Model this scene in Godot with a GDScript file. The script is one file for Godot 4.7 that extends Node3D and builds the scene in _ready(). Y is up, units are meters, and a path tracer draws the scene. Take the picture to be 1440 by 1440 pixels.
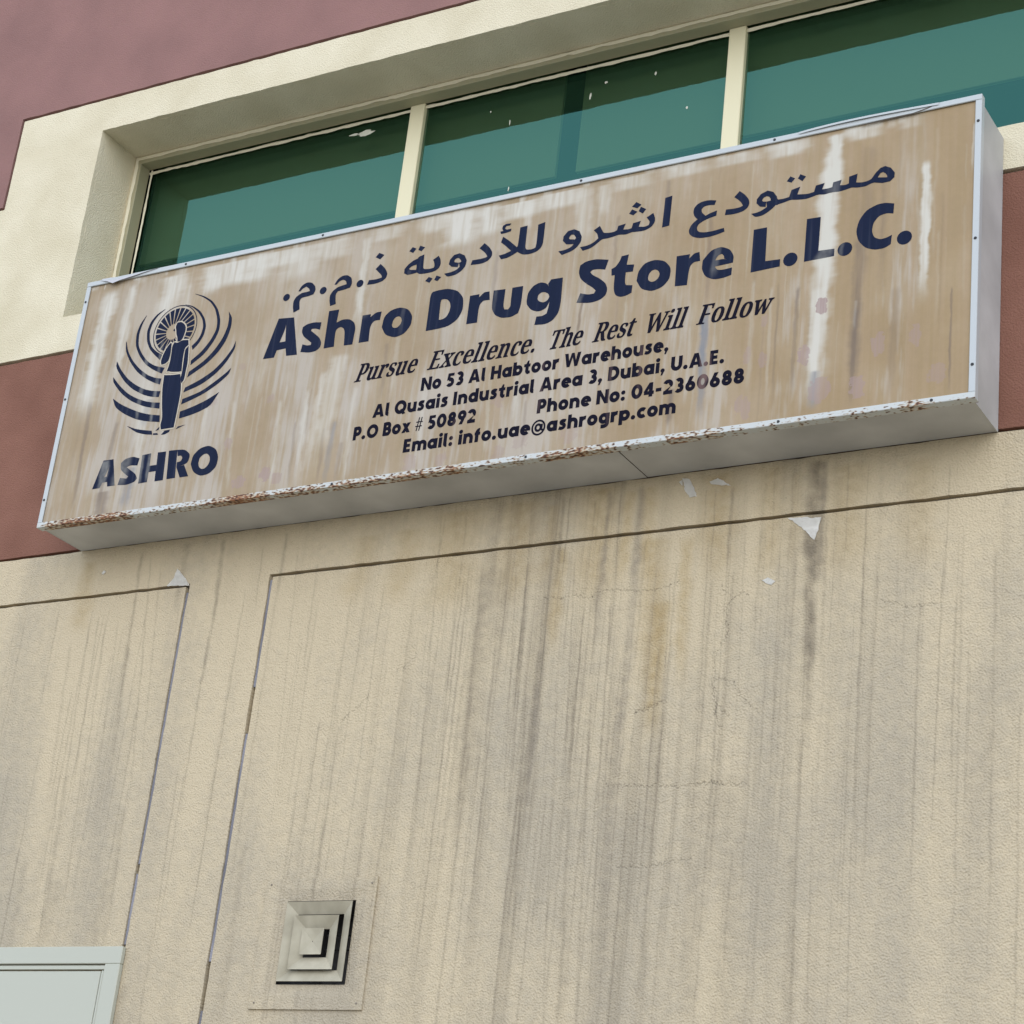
extends Node3D
# A weathered lightbox sign on a plastered warehouse wall, seen from the yard below.
# World: wall face at z = 0, x to the right, y up from the ground, metres.

const SIGN_C := Vector2(-0.057, 5.511)      # centre of the sign face on the wall
const SIGN_W := 4.215
const SIGN_H := 1.213
const FACE_Z := 0.287
const GAP := 0.085                           # space between letters, in cap heights
const WALL_X0 := -2.8                        # the stained stretch of wall: its texture covers 6 x 3 m
const WALL_Y1 := 4.905

var M := {}
var rng := RandomNumberGenerator.new()
var wander := FastNoiseLite.new()

func _ready() -> void:
	rng.seed = 11
	wander.seed = 5
	wander.frequency = 0.02
	camera_and_light()
	make_materials()
	make_ground()
	make_building()
	make_sign()
	make_vent()

# ------------------------------------------------------------------ camera, sky, sun
func camera_and_light() -> void:
	var cam := Camera3D.new()
	cam.name = "camera"
	add_child(cam)
	cam.fov = 27.2844
	cam.near = 0.05
	cam.far = 400.0
	cam.position = Vector3(4.2, 1.6, 6.5)
	cam.basis = Basis.from_euler(Vector3(deg_to_rad(22.7467), deg_to_rad(32.3688), deg_to_rad(6.6185)), EULER_ORDER_YXZ)
	cam.current = true
	var sky_m := ProceduralSkyMaterial.new()
	sky_m.sky_top_color = Color(0.80, 0.86, 0.95)
	sky_m.sky_horizon_color = Color(0.93, 0.95, 0.97)
	sky_m.sky_curve = 0.2
	sky_m.ground_bottom_color = Color(0.5, 0.47, 0.42)
	sky_m.ground_horizon_color = Color(0.62, 0.6, 0.56)
	sky_m.sky_energy_multiplier = 1.0
	var sky := Sky.new()
	sky.sky_material = sky_m
	var env := Environment.new()
	env.background_mode = Environment.BG_SKY
	env.sky = sky
	env.tonemap_mode = Environment.TONE_MAPPER_LINEAR
	env.tonemap_exposure = 1.92
	env.sdfgi_enabled = true
	env.ssao_enabled = true
	env.ssil_enabled = true
	var we := WorldEnvironment.new()
	we.name = "environment"
	we.environment = env
	add_child(we)
	var sun := DirectionalLight3D.new()
	sun.name = "sun"
	add_child(sun)
	sun.light_color = Color(1.0, 0.97, 0.92)
	sun.light_energy = 0.22
	sun.light_angular_distance = 60.0
	sun.sky_mode = DirectionalLight3D.SKY_MODE_LIGHT_ONLY
	sun.shadow_enabled = true
	sun.look_at_from_position(Vector3(3.5, 3.2, 7.0), Vector3.ZERO)

# ------------------------------------------------------------------ helpers
func tag(o: Node, label: String, category: String, group := "") -> void:
	o.set_meta("label", label)
	o.set_meta("category", category)
	if group:
		o.set_meta("group", group)

func node(called: String, parent: Node = self) -> Node3D:
	var o := Node3D.new()
	o.name = called
	parent.add_child(o, true)
	return o

func put(called: String, mesh: Mesh, m: Material, parent: Node = self, at := Vector3.ZERO) -> MeshInstance3D:
	var o := MeshInstance3D.new()
	o.name = called
	o.mesh = mesh
	o.material_override = m
	parent.add_child(o, true)
	o.position = at
	return o

class Build:
	var v := PackedVector3Array()
	var n := PackedVector3Array()
	var uv := PackedVector2Array()
	func tri(a: Vector3, b: Vector3, c: Vector3, nn: Vector3, ua := Vector2.ZERO, ub := Vector2.ZERO, uc := Vector2.ZERO) -> void:
		if (b - a).cross(c - a).dot(nn) > 0.0:      # front faces run clockwise
			var t := b
			b = c
			c = t
			var u := ub
			ub = uc
			uc = u
		v.append_array([a, b, c])
		n.append_array([nn, nn, nn])
		uv.append_array([ua, ub, uc])
	func quad(a: Vector3, b: Vector3, c: Vector3, d: Vector3, nn: Vector3) -> void:
		tri(a, b, c, nn)
		tri(a, c, d, nn)
	func mesh() -> ArrayMesh:
		var arr := []
		arr.resize(Mesh.ARRAY_MAX)
		arr[Mesh.ARRAY_VERTEX] = v
		arr[Mesh.ARRAY_NORMAL] = n
		arr[Mesh.ARRAY_TEX_UV] = uv
		var m := ArrayMesh.new()
		m.add_surface_from_arrays(Mesh.PRIMITIVE_TRIANGLES, arr)
		return m

func bevel_box(b: Build, lo: Vector3, hi: Vector3, r: float) -> void:
	# a box with chamfered edges
	var c := (lo + hi) / 2.0
	var h := (hi - lo) / 2.0
	r = minf(r, minf(h.x, minf(h.y, h.z)) * 0.9)
	var ax := [Vector3.RIGHT, Vector3.UP, Vector3.BACK]
	for i in 3:
		var j := (i + 1) % 3
		var k := (i + 2) % 3
		for s: float in [-1.0, 1.0]:
			var p: Vector3 = c + ax[i] * s * h[i]
			var a: Vector3 = ax[j] * (h[j] - r)
			var d: Vector3 = ax[k] * (h[k] - r)
			b.quad(p - a - d, p + a - d, p + a + d, p - a + d, ax[i] * s)
			for t: float in [-1.0, 1.0]:      # chamfer between face i,s and face j,t
				var e1: Vector3 = c + ax[i] * s * h[i] + ax[j] * t * (h[j] - r)
				var e2: Vector3 = c + ax[i] * s * (h[i] - r) + ax[j] * t * h[j]
				b.quad(e1 - d, e1 + d, e2 + d, e2 - d, (ax[i] * s + ax[j] * t).normalized())
	for s0: float in [-1.0, 1.0]:
		for s1: float in [-1.0, 1.0]:
			for s2: float in [-1.0, 1.0]:
				var q := Vector3(s0, s1, s2)
				var o := c + q * h
				b.tri(o - Vector3(0, s1 * r, s2 * r), o - Vector3(s0 * r, 0, s2 * r), o - Vector3(s0 * r, s1 * r, 0), q.normalized())

func box(lo: Vector3, hi: Vector3, r := 0.002) -> ArrayMesh:
	var b := Build.new()
	bevel_box(b, lo, hi, r)
	return b.mesh()

func rough_outline(pts: Array, step: float, amount: float, seed_: int, straight := [], detail := 1.0) -> PackedVector2Array:
	# a polygon whose straight edges wander a millimetre or two, as trowelled plaster does
	var noise := FastNoiseLite.new()
	noise.seed = seed_
	noise.frequency = 9.0
	var out := PackedVector2Array()
	for i in pts.size():
		var a: Vector2 = pts[i]
		var c: Vector2 = pts[(i + 1) % pts.size()]
		var k := maxi(1, int(a.distance_to(c) / step))
		var nn := (c - a).orthogonal().normalized()
		for j in k:
			var p := a.lerp(c, float(j) / k)
			if j > 0 and not i in straight:
				p += nn * amount * (noise.get_noise_2d(p.x * detail, p.y * detail) + 0.7 * noise.get_noise_2d(p.x * 5.0 * detail, p.y * 5.0 * detail))
			out.append(p)
	return out

func slab(outline: PackedVector2Array, z0: float, z1: float, uv_origin := Vector2.ZERO, uv_size := Vector2.ONE) -> ArrayMesh:
	# a flat panel of that outline with a front face, edges and a small arris
	var b := Build.new()
	var to_uv := func(p: Vector2) -> Vector2: return Vector2((p.x - uv_origin.x) / uv_size.x, (uv_origin.y - p.y) / uv_size.y)
	var ids := Geometry2D.triangulate_polygon(outline)
	if ids.is_empty():
		print("slab: no triangulation")
	for i in range(0, ids.size(), 3):
		var p := outline[ids[i]]
		var q := outline[ids[i + 1]]
		var r := outline[ids[i + 2]]
		b.tri(Vector3(p.x, p.y, z1), Vector3(q.x, q.y, z1), Vector3(r.x, r.y, z1), Vector3.BACK, to_uv.call(p), to_uv.call(q), to_uv.call(r))
	var sign_ := -1.0 if Geometry2D.is_polygon_clockwise(outline) else 1.0
	for i in outline.size():
		var p := outline[i]
		var q := outline[(i + 1) % outline.size()]
		var d := (q - p).normalized()
		var nn := Vector3(d.y, -d.x, 0) * sign_
		b.tri(Vector3(p.x, p.y, z0), Vector3(q.x, q.y, z0), Vector3(q.x, q.y, z1), nn, to_uv.call(p), to_uv.call(q), to_uv.call(q))
		b.tri(Vector3(p.x, p.y, z0), Vector3(q.x, q.y, z1), Vector3(p.x, p.y, z1), nn, to_uv.call(p), to_uv.call(q), to_uv.call(p))
	return b.mesh()

# ------------------------------------------------------------------ textures
func noise_bytes(w: int, h: int, frequency: float, seed_: int, octaves := 3, stretch := 1, kind := FastNoiseLite.TYPE_SIMPLEX_SMOOTH) -> PackedByteArray:
	var f := FastNoiseLite.new()
	f.noise_type = kind
	f.seed = seed_
	f.frequency = frequency
	f.fractal_octaves = octaves
	var im := f.get_image(w, maxi(4, h / stretch))
	im.convert(Image.FORMAT_L8)
	if im.get_height() != h:
		im.resize(w, h, Image.INTERPOLATE_CUBIC)
	return im.get_data()

func smooth_noise_texture(size: int, frequency: float, seed_: int, octaves: int, dark: Color, light: Color) -> ImageTexture:
	var f := FastNoiseLite.new()
	f.seed = seed_
	f.frequency = frequency
	f.fractal_octaves = octaves
	var im := f.get_seamless_image(size, size)
	im.convert(Image.FORMAT_L8)
	var d := im.get_data()
	var out := PackedByteArray()
	out.resize(size * size * 3)
	for i in d.size():
		var c := dark.lerp(light, d[i] / 255.0)
		out[i * 3] = c.r8
		out[i * 3 + 1] = c.g8
		out[i * 3 + 2] = c.b8
	return ImageTexture.create_from_image(Image.create_from_data(size, size, false, Image.FORMAT_RGB8, out))

func plaster(dark: Color, light: Color, seed_: int, grain: ImageTexture, rough := 0.9) -> StandardMaterial3D:
	var m := StandardMaterial3D.new()
	m.albedo_texture = smooth_noise_texture(512, 0.006, seed_, 6, dark, light)
	m.roughness = rough
	m.metallic_specular = 0.3
	m.uv1_triplanar = true
	m.uv1_world_triplanar = true
	m.uv1_scale = Vector3.ONE * 0.62
	m.heightmap_enabled = true
	m.heightmap_texture = grain
	m.heightmap_scale = 0.3
	return m

func plain(c: Color, rough := 0.6, metal := 0.0) -> StandardMaterial3D:
	var m := StandardMaterial3D.new()
	m.albedo_color = c
	m.roughness = rough
	m.metallic = metal
	return m

func stain(buf: PackedFloat32Array, w: int, h: int, x0: float, y0: float, x1: float, y1: float, width: float, strength: float, edge: PackedByteArray, soft := 0.35) -> PackedFloat32Array:
	# one run-off mark from (x0, y0) down to (x1, y1), in texels, broken up by a noise so that its edges are ragged
	var top := maxi(0, int(y0))
	var bottom := mini(h - 1, int(y1))
	var span := maxf(y1 - y0, 1.0)
	for y in range(top, bottom + 1):
		var t := (y - y0) / span
		var along := smoothstep(0.0, 0.06, t) * (1.0 - smoothstep(0.68, 1.0, t))
		var cx := lerpf(x0, x1, t) + wander.get_noise_2d(y, x0 * 3.0) * (1.2 + 0.12 * width)
		var hw := width * 0.5 * (1.0 + 0.45 * wander.get_noise_2d(y * 0.7, x0 * 3.0 + 500.0) + 0.12 * wander.get_noise_2d(y * 5.0, x0 * 3.0 + 900.0))
		for x in range(maxi(0, int(cx - hw - 1.0)), mini(w - 1, int(cx + hw + 1.5)) + 1):
			var d := absf(x - cx) / maxf(hw, 0.6)
			if d < 1.0:
				var k := y * w + x
				var e := edge[k] / 255.0
				var a := strength * along * (1.0 - smoothstep(1.0 - soft - 0.4 * e, 1.0, d)) * (0.45 + 1.1 * e)
				buf[k] = buf[k] + a * (1.0 - buf[k])
	return buf

func wall_textures() -> Array:
	var w := 2048
	var h := 1024
	var per := w / 6.0                            # texels to the metre
	var streak := noise_bytes(w, h, 0.09, 3, 3, 32)
	var streak2 := noise_bytes(w, h, 0.3, 5, 2, 64)
	var blot := noise_bytes(w, h, 0.004, 7, 5)
	var speck := noise_bytes(w, h, 0.34, 9, 3)
	var wash := noise_bytes(w, h, 0.022, 17, 3, 24)
	var fine := noise_bytes(w, h, 0.05, 13, 3)
	var lane := noise_bytes(w, h, 0.006, 15, 2, 8)
	var marks := []
	for k in 3:
		var a := PackedFloat32Array()
		a.resize(w * h)
		marks.append(a)
	for s: Array in WALL_STAINS:
		marks[s[0]] = stain(marks[s[0]], w, h, (s[1] - WALL_X0) * per, (WALL_Y1 - s[2]) * per, (s[3] - WALL_X0) * per, (WALL_Y1 - s[4] + 0.25) * per, maxf(s[5] * per * 1.5, 2.6), minf(s[6] * (1.25 if s[0] == 2 else 0.85), 0.65), fine, 0.75)
	for i in 420:                                  # the many thin runs between the ones one can pick out
		var x := rng.randf_range(WALL_X0, WALL_X0 + 6.0)
		var thick := exp(-pow((x - 0.15) / 0.9, 2.0)) + 0.35 * exp(-pow((x + 2.0) / 0.5, 2.0)) + 0.3 * exp(-pow((x - 1.6) / 0.7, 2.0))
		if rng.randf() > thick + 0.12:
			continue
		var y := WALL_Y1 - 0.24 - rng.randf() * rng.randf() * 1.4
		marks[0] = stain(marks[0], w, h, (x - WALL_X0) * per, (WALL_Y1 - y) * per, (x - WALL_X0) * per + rng.randf_range(-2, 2), (WALL_Y1 - y + rng.randf_range(0.5, 1.9)) * per, rng.randf_range(2.0, 6.5), rng.randf_range(0.08, 0.28), fine, 0.8)
	var base := Color(0.548, 0.462, 0.325)         # linear
	var dirt := [Color(0.20, 0.168, 0.125), Color(0.205, 0.178, 0.148), Color(0.36, 0.255, 0.11)]
	var grey := Color(0.385, 0.338, 0.262)
	var d0: PackedFloat32Array = marks[0]
	var d1: PackedFloat32Array = marks[1]
	var d2: PackedFloat32Array = marks[2]
	var c0: Color = dirt[0]
	var c1: Color = dirt[1]
	var c2: Color = dirt[2]
	var table := PackedByteArray()                 # linear to sRGB
	table.resize(1024)
	for i in 1024:
		var l := i / 1023.0
		table[i] = Color(l, l, l).linear_to_srgb().r8
	var px := PackedByteArray()
	px.resize(w * h * 3)
	var hi := PackedByteArray()
	hi.resize(w * h)
	var i := 0
	for y in h:
		var low := clampf((y / per - 0.35) / 1.3, 0.0, 1.0)
		for x in w:
			var sp := speck[i] / 255.0
			var bl := blot[i] / 255.0
			var ln := lane[i] / 255.0
			var g := clampf((bl * 0.55 + ln * 0.75 + fine[i] / 255.0 * 0.35 - 0.80 + 0.36 * low) * 1.3, 0.0, 0.85)
			var st := clampf((streak[i] / 255.0 * 0.6 + streak2[i] / 255.0 * 0.4 - 0.52) * 2.2, 0.0, 1.0) * clampf((ln - 0.30) * 1.8, 0.0, 1.0) * (0.16 + 0.42 * exp(-pow((x / per + WALL_X0 - 0.35) / 0.95, 2.0)))
			st += clampf((wash[i] / 255.0 + 0.25 * streak[i] / 255.0 - 0.60) * 2.0, 0.0, 1.0) * (0.07 + 0.32 * exp(-pow((x / per + WALL_X0 - 0.35) / 0.8, 2.0)))
			var r := base.r + (grey.r - base.r) * g
			var gg := base.g + (grey.g - base.g) * g
			var b := base.b + (grey.b - base.b) * g
			var a := d2[i]
			r += (c2.r - r) * a
			gg += (c2.g - gg) * a
			b += (c2.b - b) * a
			a = d1[i]
			r += (c1.r - r) * a
			gg += (c1.g - gg) * a
			b += (c1.b - b) * a
			a = minf(d0[i] + st, 0.95)
			r += (c0.r - r) * a
			gg += (c0.g - gg) * a
			b += (c0.b - b) * a
			var f := 0.875 + 0.21 * sp + 0.06 * bl
			px[i * 3] = table[clampi(int(r * f * 1023.0), 0, 1023)]
			px[i * 3 + 1] = table[clampi(int(gg * f * 1023.0), 0, 1023)]
			px[i * 3 + 2] = table[clampi(int(b * f * 1023.0), 0, 1023)]
			hi[i] = clampi(int(speck[i] * 0.72 + fine[i] * 0.28), 0, 255)
			i += 1
	# hairline cracks
	for c: Array in CRACKS:
		for j in range(0, c.size() - 2, 2):
			var p := Vector2((c[j] - WALL_X0) * per, (WALL_Y1 - c[j + 1]) * per)
			var q := Vector2((c[j + 2] - WALL_X0) * per, (WALL_Y1 - c[j + 3]) * per)
			var k := int(p.distance_to(q) * 1.5) + 1
			for t in k:
				var o := p.lerp(q, float(t) / k)
				o += Vector2(wander.get_noise_2d(o.y * 9.0, o.x * 2.0), wander.get_noise_2d(o.x * 9.0, o.y * 2.0 + 400.0)) * 5.0
				var at := clampi(int(o.y), 0, h - 1) * w + clampi(int(o.x), 0, w - 1)
				if rng.randf() < 0.12:
					continue
				for ch in 3:
					px[at * 3 + ch] = int(px[at * 3 + ch] * 0.88)
				hi[at] = hi[at] / 2
	return [ImageTexture.create_from_image(Image.create_from_data(w, h, false, Image.FORMAT_RGB8, px)), ImageTexture.create_from_image(Image.create_from_data(w, h, false, Image.FORMAT_L8, hi))]

func sign_textures() -> Array:
	# the sun-browned face sheet, and the same run-off bleaching the vinyl letters
	var w := 2048
	var h := 590
	var per := w / (SIGN_W * 1000.0)              # texels to the millimetre
	var streak := noise_bytes(w, h, 0.06, 23, 3, 40)
	var streak2 := noise_bytes(w, h, 0.22, 25, 2, 60)
	var blot := noise_bytes(w, h, 0.004, 27, 4)
	var lane := noise_bytes(w, h, 0.007, 29, 2, 10)
	var fine := noise_bytes(w, h, 0.06, 31, 3)
	var speck := noise_bytes(w, h, 0.3, 33, 2)
	var runs := noise_bytes(w, h, 0.07, 35, 3, 12)
	var marks := []
	for k in 4:
		var a := PackedFloat32Array()
		a.resize(w * h)
		marks.append(a)
	for s: Array in SIGN_STAINS:
		marks[s[0]] = stain(marks[s[0]], w, h, w / 2.0 + s[1] * per, h / 2.0 - s[2] * per, w / 2.0 + s[3] * per, h / 2.0 - (s[4] - 18) * per, maxf(s[5] * per, 2.0) * 1.15, minf(s[6] * (1.0 if s[0] == 0 else 1.9), 0.9), runs, 0.6)
	for s: Array in PINK_SPOTS:
		var cx: float = w / 2.0 + s[0] * per
		var cy: float = h / 2.0 - s[1] * per
		var rx: float = s[2] * per
		var ry: float = s[3] * per
		var buf: PackedFloat32Array = marks[3]
		for y in range(maxi(0, int(cy - ry)), mini(h, int(cy + ry) + 1)):
			for x in range(maxi(0, int(cx - rx)), mini(w, int(cx + rx) + 1)):
				var k := y * w + x
				if Vector2((x - cx) / rx, (y - cy) / ry).length() + (fine[k] - 128) * 0.004 < 0.95:
					buf[k] = s[4] * 1.6 * (0.55 + 0.7 * streak2[k] / 255.0)
		marks[3] = buf
	for i in 110:
		var x := rng.randf_range(10, w - 10)
		var y := rng.randf_range(-40, h * 0.75)
		var k := 0 if rng.randf() < 0.62 else 1
		marks[k] = stain(marks[k], w, h, x, y, x + rng.randf_range(-2, 2), y + rng.randf_range(60, 330), rng.randf_range(3, 12), rng.randf_range(0.05, 0.2), runs, 0.9)
	for i in 70:                                    # washed edge under the top trim
		var x := rng.randf_range(10, w - 10)
		marks[0] = stain(marks[0], w, h, x, -6, x, rng.randf_range(10, 34), rng.randf_range(6, 40), rng.randf_range(0.2, 0.5), runs, 0.5)
	var m0: PackedFloat32Array = marks[0]
	var m1: PackedFloat32Array = marks[1]
	var m2: PackedFloat32Array = marks[2]
	var m3: PackedFloat32Array = marks[3]
	var table := PackedByteArray()
	table.resize(1024)
	for i in 1024:
		var l := i / 1023.0
		table[i] = Color(l, l, l).linear_to_srgb().r8
	var px := PackedByteArray()
	px.resize(w * h * 3)
	var i := 0
	for y in h:
		for x in w:
			var bl := blot[i] / 255.0
			var ln := lane[i] / 255.0
			var st := streak[i] / 255.0 * 0.75 + streak2[i] / 255.0 * 0.25 - 0.5
			# the film keeps more of its brown at the right end; the left two thirds are washed paler
			var wash := clampf(0.62 - 0.55 * smoothstep(0.5, 0.95, x / float(w) + (ln - 0.5) * 0.3) + (bl - 0.5) * 0.7 + (ln - 0.5) * 0.5, 0.0, 1.0)
			var r := lerpf(0.325, 0.355, wash)
			var g := lerpf(0.232, 0.287, wash)
			var b := lerpf(0.128, 0.205, wash)
			var f := 1.0 + st * 0.13 + (bl - 0.5) * 0.16 + (fine[i] / 255.0 - 0.5) * 0.06 + (speck[i] / 255.0 - 0.5) * 0.05
			r *= f
			g *= f
			b *= f * (1.0 + st * 0.15)
			var bleach := clampf((ln * 0.55 + bl * 0.4 + runs[i] / 255.0 * 0.55 - 0.74 + 0.10 * y / h - 0.2 * smoothstep(0.55, 0.9, x / float(w))) * 1.7, 0.0, 0.5) * (0.5 + 0.5 * smoothstep(0.3, 0.7, y / float(h) + (ln - 0.5) * 0.5))
			r += (0.46 - r) * bleach
			g += (0.425 - g) * bleach
			b += (0.385 - b) * bleach
			var a := m1[i]
			r += (0.17 - r) * a
			g += (0.125 - g) * a
			b += (0.09 - b) * a
			a = minf(m0[i] * 1.05, 0.95)
			r += (0.56 - r) * a
			g += (0.535 - g) * a
			b += (0.475 - b) * a
			a = m2[i]
			r += (0.22 - r) * a
			g += (0.215 - g) * a
			b += (0.22 - b) * a
			a = m3[i]
			r += (0.32 - r) * a
			g += (0.23 - g) * a
			b += (0.215 - b) * a
			px[i * 3] = table[clampi(int(r * 1023.0), 0, 1023)]
			px[i * 3 + 1] = table[clampi(int(g * 1023.0), 0, 1023)]
			px[i * 3 + 2] = table[clampi(int(b * 1023.0), 0, 1023)]
			i += 1
	var face := ImageTexture.create_from_image(Image.create_from_data(w, h, false, Image.FORMAT_RGB8, px))
	var lw := 1024
	var lh := 295
	var lper := per / 2.0
	var lfine := noise_bytes(lw, lh, 0.08, 41, 3)
	var lstreak := noise_bytes(lw, lh, 0.16, 43, 3, 30)
	var fade := PackedFloat32Array()
	fade.resize(lw * lh)
	for s: Array in LETTER_FADES:
		fade = stain(fade, lw, lh, lw / 2.0 + s[1] * lper, lh / 2.0 - (s[2] + 12) * lper, lw / 2.0 + s[3] * lper, lh / 2.0 - (s[4] - 40) * lper, maxf(s[5] * lper, 2.0), s[6], lfine, 0.5)
	var lp := PackedByteArray()
	lp.resize(lw * lh * 3)
	for k in lw * lh:
		var t := lstreak[k] / 255.0
		var c := Color(0.012, 0.0175, 0.042) * (0.9 + 0.2 * t)
		var a := fade[k] + clampf((t - 0.7) * 0.25, 0.0, 0.05)
		c = c.lerp(Color(0.26, 0.26, 0.25), clampf(a, 0.0, 0.9))
		lp[k * 3] = table[clampi(int(c.r * 1023.0), 0, 1023)]
		lp[k * 3 + 1] = table[clampi(int(c.g * 1023.0), 0, 1023)]
		lp[k * 3 + 2] = table[clampi(int(c.b * 1023.0), 0, 1023)]
	return [face, ImageTexture.create_from_image(Image.create_from_data(lw, lh, false, Image.FORMAT_RGB8, lp))]

func rust_texture() -> ImageTexture:
	var w := 2048
	var h := 32
	var n1 := noise_bytes(w, h, 0.075, 51, 2)
	var n2 := noise_bytes(w, h, 0.35, 53, 2)
	var n3 := noise_bytes(w, h, 0.02, 55, 3)
	var px := PackedByteArray()
	px.resize(w * h * 3)
	for y in h:
		for x in w:
			var k := y * w + x
			var wx := -2.178 + 4.24 * x / w
			var amount := 0.06
			for s: Array in RUST:
				amount = maxf(amount, s[2] * smoothstep(s[0] - 0.06, s[0] + 0.05, wx) * (1.0 - smoothstep(s[1] - 0.05, s[1] + 0.06, wx)))
			amount = amount * 0.62 + 0.22 * (float(y) / h - 0.5)
			var v := n1[k] / 255.0 * 0.66 + n2[k] / 255.0 * 0.04 + n3[k] / 255.0 * 0.30
			var a := smoothstep(0.38, 0.66, amount + (v - 0.5) * 1.7)
			var yellow := smoothstep(0.18, 0.5, amount + (v - 0.5) * 1.1) * 0.7
			var c := Color(0.75, 0.765, 0.765).lerp(Color(0.66, 0.56, 0.42), yellow)
			c = c.lerp(Color(0.55, 0.36, 0.22).lerp(Color(0.24, 0.14, 0.10), smoothstep(0.45, 0.85, n1[k] / 255.0)), a)
			px[k * 3] = c.r8
			px[k * 3 + 1] = c.g8
			px[k * 3 + 2] = c.b8
	return ImageTexture.create_from_image(Image.create_from_data(w, h, false, Image.FORMAT_RGB8, px))

func make_materials() -> void:
	var g := FastNoiseLite.new()
	g.seed = 61
	g.frequency = 0.15
	g.fractal_octaves = 4
	g.fractal_gain = 0.6
	var gi := g.get_seamless_image(1024, 1024)
	gi.convert(Image.FORMAT_L8)
	var grain := ImageTexture.create_from_image(gi)
	M.cream = plaster(Color(0.80, 0.76, 0.655), Color(0.865, 0.83, 0.735), 71, grain)
	M.maroon_faded = plaster(Color(0.525, 0.40, 0.385), Color(0.58, 0.44, 0.422), 75, grain)
	M.maroon_faded.heightmap_scale = 0.15
	M.maroon = plaster(Color(0.475, 0.33, 0.28), Color(0.545, 0.39, 0.335), 77, grain)
	M.joint = plaster(Color(0.48, 0.45, 0.41), Color(0.58, 0.55, 0.50), 79, grain)
	M.sealant = plaster(Color(0.42, 0.42, 0.45), Color(0.60, 0.60, 0.64), 81, grain)
	M.ground = plaster(Color(0.53, 0.50, 0.45), Color(0.61, 0.58, 0.525), 83, grain)
	M.ground.uv1_scale = Vector3.ONE * 0.2
	var wt := wall_textures()
	var wm := StandardMaterial3D.new()
	wm.albedo_texture = wt[0]
	wm.roughness = 0.92
	wm.metallic_specular = 0.3
	wm.heightmap_enabled = true
	wm.heightmap_texture = wt[1]
	wm.heightmap_scale = 0.8
	M.stained = wm
	var st := sign_textures()
	var face := StandardMaterial3D.new()
	face.albedo_texture = st[0]
	face.roughness = 0.5
	face.metallic_specular = 0.4
	M.face = face
	for k: String in ["title", "small"]:
		var v := StandardMaterial3D.new()
		v.albedo_texture = st[1]
		v.albedo_color = Color(1, 1, 1) if k == "title" else Color(0.80, 0.66, 0.66)
		v.roughness = 0.6
		v.metallic_specular = 0.15
		M[k] = v
	M.pale = plain(Color(0.74, 0.70, 0.63), 0.6)
	M.white_metal = plain(Color(0.715, 0.735, 0.745), 0.4)
	M.side_metal = plaster(Color(0.65, 0.65, 0.645), Color(0.785, 0.785, 0.78), 85, grain, 0.45)
	M.side_metal.heightmap_scale = 0.03
	var rm := plain(Color.WHITE, 0.6)
	rm.albedo_texture = rust_texture()
	M.rust = rm
	M.screw = plain(Color(0.22, 0.22, 0.23), 0.5, 0.6)
	M.mullion = plain(Color(0.86, 0.83, 0.70), 0.45)
	M.frame_metal = plain(Color(0.63, 0.61, 0.50), 0.5)
	M.bead = plain(Color(0.86, 0.83, 0.73), 0.7)
	M.door = plain(Color(0.70, 0.708, 0.66), 0.4)
	M.gap_shade = plain(Color(0.30, 0.27, 0.24), 0.8)  # shade put into the colour, for the gap under the sprung trim
	M.film = plain(Color(0.70, 0.69, 0.70), 0.5)
	M.smear = plain(Color(0.80, 0.80, 0.74), 0.8)
	var glass := StandardMaterial3D.new()
	glass.transparency = BaseMaterial3D.TRANSPARENCY_ALPHA
	var tint := Image.create(4, 4, false, Image.FORMAT_RGB8)
	tint.fill(Color.WHITE)
	glass.albedo_texture = ImageTexture.create_from_image(tint)
	glass.albedo_color = Color(Color(0.057, 0.168, 0.135).linear_to_srgb(), 0.62)
	glass.metallic = 1.0
	glass.roughness = 0.02
	M.glass = glass
	M.board = plain(Color(0.22, 0.36, 0.16).linear_to_srgb(), 0.9)
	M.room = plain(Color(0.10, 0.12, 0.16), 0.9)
	M.vent = plaster(Color(0.58, 0.555, 0.485), Color(0.74, 0.715, 0.64), 87, grain, 0.7)
	M.vent.heightmap_scale = 0.08
	M.vent.uv1_scale = Vector3.ONE * 2.2
	M.filler = plaster(Color(0.86, 0.85, 0.82), Color(0.96, 0.95, 0.93), 89, grain)
	M.filler.uv1_scale = Vector3.ONE * 4.0
	M.duct = plain(Color(0.45, 0.45, 0.46), 0.6)

# ------------------------------------------------------------------ ground and building
func make_ground() -> void:
	var b := Build.new()
	b.quad(Vector3(-120, 0, -120), Vector3(120, 0, -120), Vector3(120, 0, 120), Vector3(-120, 0, 120), Vector3.UP)
	var g := put("ground", b.mesh(), M.ground)
	g.set_meta("kind", "structure")

func v2(a: Array) -> Array:
	var out := []
	for i in range(0, a.size(), 2):
		out.append(Vector2(a[i], a[i + 1]))
	return out

func panel(called: String, pts: Array, m: Material, parent: Node, seed_: int, z1 := 0.0, amount := 0.0032, straight := []) -> void:
	var o := rough_outline(v2(pts), 0.045, amount, seed_, straight)
	put(called, slab(o, -0.026, z1, Vector2(WALL_X0, WALL_Y1), Vector2(6.0, 3.0)), m, parent)

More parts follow.
